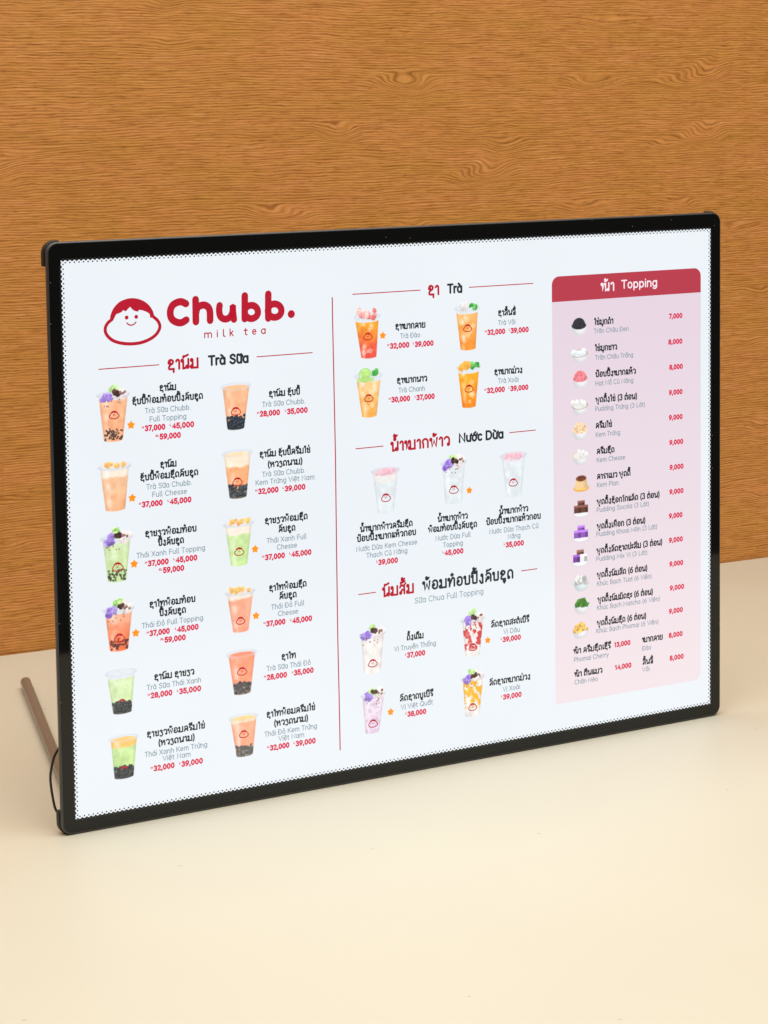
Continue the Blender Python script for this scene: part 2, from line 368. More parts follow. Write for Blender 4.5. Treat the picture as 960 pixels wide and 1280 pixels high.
CUPS=[
(37.8,136.8,38.5,101.8,15.4,25.0,7.5,38.9,117.1,8.2),
(38.1,189.2,38.2,156.0,16.0,24.7,3.6),
(38.1,243.2,38.3,210.0,15.0,24.0,7.8,38.8,232.1,9.1),
(38.2,296.1,38.6,264.4,15.0,23.6,7.9,38.8,286.4,8.8),
(39.7,344.5,39.1,313.1,15.1,24.2,4.1,39.6,336.5,8.1),
(39.7,394.6,40.3,363.7,15.7,22.6,3.6,40.1,388.4,7.8),
(138.5,136.4,139.3,103.2,14.5,24.2,2.9,138.8,122.4,8.5),
(139.3,189.9,139.3,155.1,14.7,24.3,2.6,139.0,177.1,8.5),
(139.0,242.8,139.1,210.0,14.2,24.4,4.0,139.4,231.8,8.4),
(139.4,295.1,139.5,263.6,13.4,23.9,3.7,139.3,286.2,7.9),
(139.8,344.3,139.8,312.1,14.3,24.5,2.7,139.9,326.3,8.6),
(140.7,393.8,140.2,362.9,14.3,24.0,3.2,140.3,376.2,8.0),
(255.8,89.3,254.4,56.1,14.0,23.0,5.2,255.2,72.1,8.0),
(255.5,136.5,255.2,103.5,13.4,24.1,4.1,255.3,121.3,8.0),
(347.8,88.9,347.0,54.9,14.6,22.5,4.2,347.5,71.2,8.2),
(348.1,136.3,348.0,103.0,13.0,22.0,4.1,348.3,120.8,8.3),
(269.2,215.0,269.4,181.1,15.2,24.4,3.6,269.6,202.8,8.9),
(332.5,213.8,333.2,180.3,16.3,23.1,6.8,332.9,202.5,9.0),
(390.9,214.2,390.4,179.7,15.2,24.4,2.0,390.2,202.2,8.8),
(255.0,344.2,255.5,311.9,15.7,22.6,7.4,255.5,336.0,8.6),
(254.2,393.2,255.6,361.8,12.7,21.5,7.4,255.0,385.4,8.6),
(349.2,343.3,349.8,312.2,14.0,21.9,8.6,349.7,335.6,8.4),
(348.6,393.6,349.4,361.0,13.9,21.2,7.3,348.9,385.9,8.3)]
STARS=[(52.2,126.0,3.0),(51.7,181.3,3.0),(52.0,231.6,3.0),(52.0,284.6,3.0),(152.9,231.6,2.9),(152.6,284.2,2.9),(268.6,72.4,2.79),(347.6,204.9,2.75),(271.3,378.6,2.89),(364.0,332.0,2.67)]
BOWLS=[(456.4,76.7,16.7),(456.9,99.8,16.7),(457.4,121.2,16.7),(456.9,143.7,16.7),(456.9,164.9,16.7),(457.3,186.2,16.7),(457.9,209.0,16.8),(457.8,230.4,16.8),(457.6,251.7,16.9),(456.6,272.4,16.8),(457.5,294.1,16.9),(457.7,313.6,16.8),(456.5,334.8,16.9)]
FACE=[(39.0,45.7),(35.9,47.9),(33.8,51.0),(33.6,54.7),(35.7,58.4),(39.8,61.7),(46.1,63.9),(53.6,64.9),(61.1,64.6),(67.6,62.9),(73.1,60.0),(76.4,56.2),(77.3,52.7),(75.7,48.9),(72.5,45.9)]
HAIR=[(37.4,45.8),(38.0,42.3),(40.4,37.5),(44.8,33.3),(50.2,31.2),(55.5,30.7),(60.8,31.7),(65.6,34.0),(69.3,37.2),(71.9,41.3),(72.9,44.7),(73.9,46.5),(69.7,46.3),(69.2,43.3),(66.5,41.5),(63.6,40.4),(60.9,39.8),(60.0,41.1),(57.6,40.6),(55.8,39.5),(53.6,37.1),(51.7,38.9),(49.9,40.4),(48.3,39.3),(46.5,40.8),(42.4,42.1),(41.3,44.0),(40.2,46.0)]
EYES=[(50.7,45.0),(58.4,44.9)]
SMILE=[(50.8,49.1),(52.3,50.4),(54.5,50.9),(56.6,50.2),(58.0,48.9)]
WM={'C': [(99.0,37.4),(95.4,35.7),(91.6,36.1),(87.9,38.2),(86.0,42.7),(86.9,47.8),(90.7,50.8),(95.0,51.5),(99.0,49.7)],'h1': [(107.0,34.6),(106.9,51.6)],'h2': [(107.1,44.9),(108.7,40.7),(113.2,39.2),(116.8,40.6),(118.6,44.1),(118.7,51.3)],'u': [(126.9,40.3),(126.4,44.0),(127.4,48.7),(131.0,51.0),(135.2,49.8),(137.6,45.7),(137.9,40.8),(138.0,45.7),(138.7,51.7)],'b': [(148.2,34.0),(147.8,51.8)],'bo': [(159.1,47.2),(158.9,48.5),(158.3,49.7),(157.4,50.7),(156.2,51.4),(154.8,51.9),(153.3,52.0),(151.9,51.7),(150.5,51.1),(149.4,50.2),(148.5,49.1),(148.0,47.8),(147.8,46.5),(148.0,45.2),(148.6,44.0),(149.5,43.0),(150.7,42.2),(152.1,41.8),(153.5,41.7),(155.0,41.9),(156.4,42.5),(157.5,43.4),(158.4,44.5),(158.9,45.8),(159.1,47.2)],'b2': [(168.2,33.8),(167.8,52.6)],'bo2': [(179.2,47.3),(179.0,48.7),(178.4,49.9),(177.5,50.9),(176.2,51.7),(174.8,52.1),(173.3,52.2),(171.8,52.0),(170.4,51.3),(169.2,50.4),(168.3,49.3),(167.7,48.0),(167.6,46.6),(167.8,45.3),(168.4,44.0),(169.3,43.0),(170.6,42.2),(172.0,41.8),(173.5,41.7),(175.0,42.0),(176.4,42.6),(177.6,43.5),(178.5,44.6),(179.1,45.9),(179.2,47.3)],'dot': (187.7,50.5)}
MILK=[('m',113.5,64.2,120.2,64.3),('i',123.9,64.2,125.2,64.2),('l',128.9,64.2,131.2,64.2),('k',134.7,64.2,138.2,64.2),('t',147.1,64.1,150.1,64.1),('e',153.9,64.1,157.6,64.1),('a',161.4,64.1,165.7,64.1)]
CABLE=[(-6.8,367.0),(-10.8,373.1),(-13.3,381.3),(-14.4,388.5),(-14.0,396.6),(-12.7,406.0),(-11.0,413.7),(-7.1,420.6)]

# ------------------------------------------------------------------ mesh helpers
def link_mesh(name, verts, faces, mats, parent=None, fmat=None, smooth=False):
    me = bpy.data.meshes.new(name)
    me.from_pydata([tuple(v) for v in verts], [], faces)
    for m in (mats if isinstance(mats, (list, tuple)) else [mats]):
        me.materials.append(m)
    if fmat is not None:
        me.polygons.foreach_set('material_index', fmat)
    if smooth:
        me.polygons.foreach_set('use_smooth', [True] * len(faces))
    me.update()
    o = bpy.data.objects.new(name, me)
    coll.objects.link(o)
    if parent:
        o.parent = parent
    return o

def tag(o, label=None, category=None):
    if label: o['label'] = label
    if category: o['category'] = category
    return o

def bevel_object(o, width, segments=3):
    import bmesh
    bm = bmesh.new(); bm.from_mesh(o.data)
    bmesh.ops.recalc_face_normals(bm, faces=bm.faces)
    edges = [e for e in bm.edges if e.calc_face_angle(0) > R(40)]
    bmesh.ops.bevel(bm, geom=edges, offset=width, segments=segments, profile=0.5, affect='EDGES', clamp_overlap=True)
    bm.to_mesh(o.data); bm.free()
    o.data.polygons.foreach_set('use_smooth', [True] * len(o.data.polygons))
    o.data.set_sharp_from_angle(angle=R(35))
    return o

def box_mesh(name, x0, x1, y0, y1, z0, z1, mat, parent=None, bev=0.0):
    v = [(x, y, z) for x in (x0, x1) for y in (y0, y1) for z in (z0, z1)]
    f = [(0, 1, 3, 2), (4, 6, 7, 5), (0, 4, 5, 1), (2, 3, 7, 6), (0, 2, 6, 4), (1, 5, 7, 3)]
    o = link_mesh(name, v, f, mat, parent)
    if bev: bevel_object(o, bev)
    return o

def rounded_rect(x0, x1, y0, y1, r, n=8):
    pts = []
    for cx, cy, a0 in ((x1 - r, y1 - r, 0), (x0 + r, y1 - r, 90), (x0 + r, y0 + r, 180), (x1 - r, y0 + r, 270)):
        for k in range(n + 1):
            a = R(a0 + 90 * k / n)
            pts.append((cx + r * math.cos(a), cy + r * math.sin(a)))
    return pts

def prism(name, outline, z0, z1, mat, parent=None, bev=0.0):
    n = len(outline)
    v = [(x, y, z0) for x, y in outline] + [(x, y, z1) for x, y in outline]
    f = [tuple(range(n))[::-1], tuple(range(n, 2 * n))]
    f += [(k, (k + 1) % n, n + (k + 1) % n, n + k) for k in range(n)]
    o = link_mesh(name, v, f, mat, parent)
    if bev: bevel_object(o, bev)
    return o

def tube(name, pts, rad, mat, parent=None, sides=16, caps=True):
    from mathutils import Vector
    P = [Vector(p) for p in pts]
    v, f = [], []
    up = Vector((0.13, 0.31, 0.94)).normalized()
    for k, p in enumerate(P):
        t = (P[min(k + 1, len(P) - 1)] - P[max(k - 1, 0)]).normalized()
        a = t.cross(up).normalized(); b = t.cross(a)
        for s in range(sides):
            an = 2 * math.pi * s / sides
            v.append(p + rad * (math.cos(an) * a + math.sin(an) * b))
    for k in range(len(P) - 1):
        for s in range(sides):
            s2 = (s + 1) % sides
            f.append((k * sides + s, k * sides + s2, (k + 1) * sides + s2, (k + 1) * sides + s))
    if caps:
        f.append(tuple(range(sides))[::-1])
        f.append(tuple(range((len(P) - 1) * sides, len(P) * sides)))
    o = link_mesh(name, v, f, mat, parent, smooth=True)
    o.data.set_sharp_from_angle(angle=R(50))
    return o

def spline(pts, n=6, closed=False):
    P = np.asarray(pts, float)
    m = len(P); out = []
    for k in range(m if closed else m - 1):
        if closed:
            p0, p1, p2, p3 = P[k - 1], P[k], P[(k + 1) % m], P[(k + 2) % m]
        else:
            p0, p1, p2, p3 = P[max(k - 1, 0)], P[k], P[k + 1], P[min(k + 2, m - 1)]
        for i in range(n):
            t = i / n
            out.append(0.5 * (2 * p1 + (p2 - p0) * t + (2 * p0 - 5 * p1 + 4 * p2 - p3) * t * t + (3 * p1 - p0 - 3 * p2 + p3) * t ** 3))
    if not closed: out.append(P[-1])
    return np.array(out)

# ------------------------------------------------------------------ the place: wall and table
WALL_YAW = R(26.75)
WALL_AT = (-0.3304, 2.0710)
def wall_frame(o):
    o.location = (WALL_AT[0], WALL_AT[1], 0)
    o.rotation_euler = (0, 0, WALL_YAW)
    return o

wall = wall_frame(box_mesh('wood_wall', -1.6, 2.4, 0.0, 0.03, -0.25, 1.5, wood()))
tag(wall, 'orange brown oak grain wall panel behind the menu board', 'wall')

table = bpy.data.objects.new('table', None)
coll.objects.link(table)
wall_frame(table)
tag(table, 'cream laminate tabletop the menu board stands on', 'table')
top = box_mesh('tabletop', -1.55, 2.35, -TABLE_DEPTH, -0.0025, -0.028, 0.0, laminate(), table, bev=0.0015)

# ------------------------------------------------------------------ the sign
U0, V0 = 297.0, 431.5                 # sheet millimetres (u right, v down) of the sign's base point
sign = bpy.data.objects.new('menu_sign', None)
coll.objects.link(sign)
sign.location = (0.02836, 1.70814, 0.0003)
sign.rotation_euler = (R(90 - 1.5435), 0, R(29.0915))
tag(sign, 'backlit menu board in a thin black frame standing on the cream table', 'menu board')

def mm(u, v):
    return (u - U0) / 1000.0, (V0 - v) / 1000.0

OL, OR, OT, OB = -10.6, 594 + 11.4, -13.6, 420 + 11.4
x0, yt = mm(OL, OT); x1, yb = mm(OR, OB)
frame = prism('frame', rounded_rect(x0, x1, yb, yt, 0.0085), -0.0045, 0.0, M_TRIM, sign, bev=0.0012)
e = 0.0013
glass = prism('front_glass', rounded_rect(x0 + e, x1 - e, yb + e, yt - e, 0.0072), -0.001, 0.0001, M_ACRYL, sign)
back = prism('back_plate', rounded_rect(x0 + 0.012, x1 - 0.012, yb + 0.012, yt - 0.012, 0.004), -0.0075, -0.0044, M_BACK, sign, bev=0.0005)

def corner_cap(cx, cy, sx, sy):
    """L-shaped rubber cap hugging one rear corner; its outer arc sits just outside the frame"""
    a, b, t, r, ov = 0.003, 0.0125, 0.005, 0.0085, 0.0010
    pr = [(0.0 + a, 0), (a, -ov)]
    arc = [(r + (r + ov) * math.cos(R(q)), r + (r + ov) * math.sin(R(q))) for q in range(270, 179, -15)]
    pts = [(r + a, -ov)] + arc + [(-ov, r + b - 0.003), (t, r + b - 0.003), (t, t + 0.004), (t + 0.004, t), (r + a, t)]
    out = [(cx + sx * p, cy + sy * (max(q, 0.0003) if sy > 0 else q)) for p, q in pts]
    if sx * sy < 0: out.reverse()
    return prism('corner_cap', out, -0.0098, -0.0046, M_RUBBER, sign, bev=0.0006)
for cx, cy, sx, sy in ((x0, yt, 1, -1), (x1, yt, -1, -1), (x0, yb, 1, 1), (x1, yb, -1, 1)):
    corner_cap(cx, cy, sx, sy)

# two steel rods screwed into the back lie on the table as feet
from mathutils import Vector, Matrix
sign_m = Matrix.Translation(sign.location) @ sign.rotation_euler.to_matrix().to_4x4()
inv = sign_m.inverted()
def rod(u_near, u_far, n_far):
    def at(u, n):
        p = sign_m @ Vector((*mm(u, V0), n / 1000.0)); p.z = 0.0058
        return inv @ p
    a, b = at(u_near, -7.6), at(u_far, n_far)
    d = b - a
    pts = [a + d * t for t in (0, 0.25, 0.5, 0.75, 0.996, 1.0)]
    o = tube('support_leg', pts, 0.0048, M_STEEL, sign, sides=24)
    return o
rod(7.0, 95.5, -376)
rod(587.0, 498.5, -376)
cab = spline([((u - U0) / 1000, (V0 - v) / 1000, -0.012) for u, v in CABLE], 6)
tube('power_cable', cab, 0.00095, M_RUBBER, sign, sides=10)

# ------------------------------------------------------------------ the printed film
ZP = 0.00025
sheet_o = rounded_rect(*[c for c in (mm(0, 0)[0], mm(594, 0)[0], mm(0, 420)[1], mm(0, 0)[1])], 0.0006, 2)
sheet = link_mesh('print_sheet', [(x, y, ZP) for x, y in sheet_o], [tuple(range(len(sheet_o)))], M_PAPER, sign)

class Ink:
    """collects flat strokes and shapes of several inks on the film, links them as one mesh"""
    def __init__(self, z=0.0):
        self.v, self.f, self.m, self.mats, self.k = [], [], [], [], 0
        self.z = ZP + 0.00012 + z
    def slot(self, mat):
        if mat not in self.mats: self.mats.append(mat)
        return self.mats.index(mat)
    def lift(self):
        self.k = (self.k + 1) % 12
        return self.z + self.k * 0.000004
    def poly(self, pts, mat):
        z = self.lift(); b = len(self.v)
        self.v += [(*mm(u, v), z) for u, v in pts]
        self.f.append(tuple(range(b, b + len(pts)))); self.m.append(self.slot(mat))
    def disc(self, u, v, r, mat, n=14):
        self.poly([(u + r * math.cos(2 * math.pi * k / n), v + r * math.sin(2 * math.pi * k / n)) for k in range(n)], mat)
    def stroke(self, pts, w, mat, cap=True):
        P = [np.array(pts[0], float)]
        for q in pts[1:]:
            q = np.array(q, float)
            if np.hypot(*(q - P[-1])) > 1e-4: P.append(q)
        if len(P) < 2:
            return self.disc(P[0][0], P[0][1], w / 2, mat)
        closed = len(P) > 3 and np.hypot(*(P[0] - P[-1])) < 1e-3
        if closed: P = P[:-1]
        P = np.array(P); n = len(P); h = w / 2
        d = (np.roll(P, -1, 0) - P); d /= np.maximum(np.hypot(d[:, 0], d[:, 1])[:, None], 1e-9)
        dp = np.roll(d, 1, 0)
        if not closed: d[-1] = dp[-1]; dp[0] = d[0]
        nn = np.stack([-(d + dp)[:, 1], (d + dp)[:, 0]], 1)
        L2 = np.maximum(np.hypot(nn[:, 0], nn[:, 1]), 0.5)
        nn = nn / L2[:, None]
        cosv = np.clip(nn[:, 0] * -d[:, 1] + nn[:, 1] * d[:, 0], 0.62, 1)
        nn = nn * (h / cosv)[:, None]
        z = self.lift(); s = self.slot(mat); b = len(self.v)
        for p, q in zip(P, nn):
            self.v.append((*mm(*(p + q)), z)); self.v.append((*mm(*(p - q)), z))
        for k in range(n if closed else n - 1):
            j = (k + 1) % n
            self.f.append((b + 2 * k, b + 2 * k + 1, b + 2 * j + 1, b + 2 * j)); self.m.append(s)
        if cap and not closed:
            for p, dr, i0 in ((P[0], -d[0], b), (P[-1], d[-1], b + 2 * (n - 1))):
                a0 = math.atan2(dr[1], dr[0]); c = len(self.v)
                for k in range(7):
                    a = a0 - math.pi / 2 + math.pi * k / 6
                    self.v.append((*mm(p[0] + h * math.cos(a), p[1] + h * math.sin(a)), z))
                self.f.append(tuple(range(c, c + 7))); self.m.append(s)
    def link(self, name, parent=None, label=None):
        o = link_mesh(name, self.v, self.f, self.mats, parent or sheet, self.m)
        if label: o['label'] = label
        return o

# ------------------------------------------------------------------ stroke lettering (Latin, Vietnamese, Lao)
def A(cx, cy, rx, ry, a0, a1):
    n = max(4, int(abs(a1 - a0) / 22))
    return [(cx + rx * math.cos(R(a0 + (a1 - a0) * k / n)), cy + ry * math.sin(R(a0 + (a1 - a0) * k / n))) for k in range(n + 1)]
def L(*c):
    return [(c[k], c[k + 1]) for k in range(0, len(c), 2)]
def O(cx, cy, r, ry=None):
    return A(cx, cy, r, ry or r, 0, 360)
def S(*c):
    return [tuple(p) for p in spline(L(*c), 4)]
def U(x0, x1, ytop, y0=0.0, r=0.1, ytop2=None):
    return L(x0, ytop) + A(x0 + r, y0 + r, r, r, 180, 270) + A(x1 - r, y0 + r, r, r, 270, 360) + L(x1, ytop if ytop2 is None else ytop2)
ST = lambda x, y=0.5: L(x, y, x, 0)
GL = {
 ' ': (0.24, []),
 'a': (0.53, [O(0.25, 0.25, 0.19, 0.25), ST(0.44)]),
 'b': (0.53, [O(0.27, 0.25, 0.19, 0.25), ST(0.08, 0.74)]),
 'c': (0.46, [A(0.26, 0.25, 0.19, 0.25, 48, 312)]),
 'd': (0.53, [O(0.25, 0.25, 0.19, 0.25), ST(0.44, 0.74)]),
 'đ': (0.53, [O(0.25, 0.25, 0.19, 0.25), ST(0.44, 0.74), L(0.28, 0.62, 0.54, 0.62)]),
 'e': (0.51, [L(0.07, 0.26, 0.44, 0.26) + A(0.25, 0.25, 0.19, 0.25, 5, 310)]),
 'g': (0.53, [O(0.25, 0.25, 0.19, 0.25), L(0.44, 0.5, 0.44, -0.02) + A(0.25, -0.02, 0.19, 0.18, 0, -140)]),
 'h': (0.50, [ST(0.07, 0.74), L(0.07, 0.3) + A(0.245, 0.3, 0.175, 0.2, 170, 0) + L(0.42, 0)]),
 'i': (0.16, [ST(0.08), L(0.08, 0.68, 0.08, 0.69)]),
 'k': (0.46, [ST(0.08, 0.74), L(0.38, 0.5, 0.10, 0.22), L(0.19, 0.31, 0.40, 0)]),
 'l': (0.20, [L(0.08, 0.74, 0.08, 0.1) + A(0.17, 0.1, 0.09, 0.1, 180, 270)]),
 'm': (0.76, [ST(0.07), L(0.07, 0.3) + A(0.225, 0.32, 0.155, 0.18, 170, 0) + L(0.38, 0), L(0.38, 0.3) + A(0.535, 0.32, 0.155, 0.18, 170, 0) + L(0.69, 0)]),
 'n': (0.50, [ST(0.07), L(0.07, 0.3) + A(0.245, 0.3, 0.175, 0.2, 170, 0) + L(0.42, 0)]),
 'o': (0.52, [O(0.26, 0.25, 0.19, 0.25)]),
 'p': (0.53, [O(0.27, 0.25, 0.19, 0.25), L(0.08, 0.5, 0.08, -0.2)]),
 'r': (0.32, [ST(0.08), L(0.08, 0.28) + A(0.25, 0.28, 0.17, 0.22, 170, 75)]),
 's': (0.42, [S(0.36, 0.41, 0.28, 0.49, 0.18, 0.49, 0.09, 0.42, 0.10, 0.32, 0.21, 0.26, 0.33, 0.20, 0.35, 0.09, 0.26, 0.01, 0.15, 0.01, 0.06, 0.09)]),
 't': (0.32, [L(0.13, 0.66, 0.13, 0.12) + A(0.23, 0.12, 0.10, 0.12, 180, 285), L(0.02, 0.48, 0.28, 0.48)]),
 'u': (0.50, [L(0.07, 0.5, 0.07, 0.2) + A(0.245, 0.2, 0.175, 0.2, 180, 350), ST(0.42)]),
 'v': (0.46, [L(0.05, 0.5, 0.23, 0, 0.41, 0.5)]),
 'x': (0.44, [L(0.05, 0.5, 0.39, 0), L(0.39, 0.5, 0.05, 0)]),
 'y': (0.46, [L(0.05, 0.5, 0.23, 0.02), L(0.41, 0.5, 0.17, -0.2)]),
 'B': (0.56, [L(0.09, 0, 0.09, 0.7, 0.28, 0.7) + A(0.3, 0.53, 0.15, 0.17, 90, -90) + L(0.09, 0.36), L(0.28, 0.36) + A(0.31, 0.18, 0.18, 0.18, 90, -90) + L(0.09, 0)]),
 'C': (0.66, [A(0.36, 0.35, 0.29, 0.35, 45, 315)]),
 'D': (0.66, [L(0.09, 0, 0.09, 0.7, 0.28, 0.7) + A(0.28, 0.35, 0.3, 0.35, 90, -90) + L(0.09, 0)]),
 'Đ': (0.66, [L(0.09, 0, 0.09, 0.7, 0.28, 0.7) + A(0.28, 0.35, 0.3, 0.35, 90, -90) + L(0.09, 0), L(-0.02, 0.36, 0.28, 0.36)]),
 'F': (0.50, [L(0.09, 0, 0.09, 0.7, 0.45, 0.7), L(0.09, 0.36, 0.40, 0.36)]),
 'H': (0.66, [ST(0.09, 0.7), ST(0.57, 0.7), L(0.09, 0.36, 0.57, 0.36)]),
 'K': (0.58, [ST(0.09, 0.7), L(0.50, 0.7, 0.11, 0.28), L(0.23, 0.41, 0.54, 0)]),
 'L': (0.48, [L(0.09, 0.7, 0.09, 0, 0.44, 0)]),
 'M': (0.78, [L(0.08, 0, 0.10, 0.7, 0.39, 0.15, 0.68, 0.7, 0.70, 0)]),
 'N': (0.68, [L(0.09, 0, 0.09, 0.7, 0.58, 0, 0.58, 0.7)]),
 'P': (0.54, [L(0.09, 0, 0.09, 0.7, 0.29, 0.7) + A(0.29, 0.5, 0.19, 0.2, 90, -90) + L(0.09, 0.3)]),
 'Q': (0.74, [O(0.37, 0.35, 0.30, 0.35), L(0.42, 0.17, 0.66, -0.04)]),
 'S': (0.56, [S(0.47, 0.57, 0.38, 0.68, 0.24, 0.69, 0.11, 0.60, 0.12, 0.46, 0.27, 0.37, 0.44, 0.28, 0.47, 0.13, 0.35, 0.01, 0.20, 0.01, 0.07, 0.13)]),
 'T': (0.54, [L(0.03, 0.7, 0.51, 0.7), ST(0.27, 0.7)]),
 'V': (0.60, [L(0.04, 0.7, 0.30, 0, 0.56, 0.7)]),
 'X': (0.58, [L(0.05, 0.7, 0.53, 0), L(0.53, 0.7, 0.05, 0)]),
 '.': (0.20, [L(0.10, 0.03, 0.10, 0.032)]),
 ',': (0.24, [L(0.13, 0.05, 0.08, -0.13)]),
 '(': (0.28, [A(0.38, 0.28, 0.26, 0.5, 125, 235)]),
 ')': (0.28, [A(-0.10, 0.28, 0.26, 0.5, 55, -55)]),
 '0': (0.62, [O(0.31, 0.35, 0.21, 0.35)]),
 '1': (0.40, [L(0.08, 0.55, 0.24, 0.7, 0.24, 0)]),
 '2': (0.58, [A(0.28, 0.50, 0.19, 0.2, 165, -15) + L(0.42, 0.38, 0.09, 0, 0.50, 0)]),
 '3': (0.58, [A(0.27, 0.53, 0.18, 0.17, 155, -80), A(0.27, 0.19, 0.21, 0.19, 85, -155)]),
 '4': (0.62, [L(0.42, 0, 0.42, 0.7, 0.06, 0.2, 0.56, 0.2)]),
 '5': (0.58, [L(0.48, 0.7, 0.15, 0.7, 0.11, 0.38) + A(0.28, 0.22, 0.21, 0.22, 125, -150)]),
 '6': (0.60, [O(0.30, 0.21, 0.21, 0.21), S(0.46, 0.68, 0.28, 0.6, 0.14, 0.42, 0.09, 0.22)]),
 '7': (0.54, [L(0.05, 0.7, 0.49, 0.7, 0.20, 0)]),
 '8': (0.60, [O(0.30, 0.53, 0.17, 0.17), O(0.30, 0.185, 0.21, 0.185)]),
 '9': (0.60, [O(0.30, 0.49, 0.21, 0.21), S(0.14, 0.02, 0.32, 0.1, 0.46, 0.28, 0.51, 0.48)]),
}
for ch, src in (('ᴹ', 'M'), ('ᴸ', 'L')):
    w_, s_ = GL[src]
    GL[ch] = (w_ * 0.46 + 0.10, [[(x * 0.46, y * 0.40 + 0.40) for x, y in q] for q in s_])
GL['ˣ'] = (0.27, [[(x * 0.42, y * 0.40 + 0.40) for x, y in q] for q in GL['X'][1]])
THIN = {'ᴹ', 'ᴸ', 'ˣ'}
VM = {'\u0300': lambda: [L(-0.13, 0.12, 0.03, 0.0)], '\u0301': lambda: [L(-0.03, 0.0, 0.13, 0.12)],
      '\u0303': lambda: [S(-0.17, 0.0, -0.09, 0.07, 0.06, 0.0, 0.16, 0.08)],
      '\u0309': lambda: [S(-0.07, 0.13, 0.03, 0.15, 0.06, 0.07, 0.0, 0.0)],
      '\u0302': lambda: [L(-0.15, 0.0, 0.0, 0.11, 0.15, 0.0)],
      '\u0306': lambda: [A(0, 0.1, 0.13, 0.10, 200, 340)]}

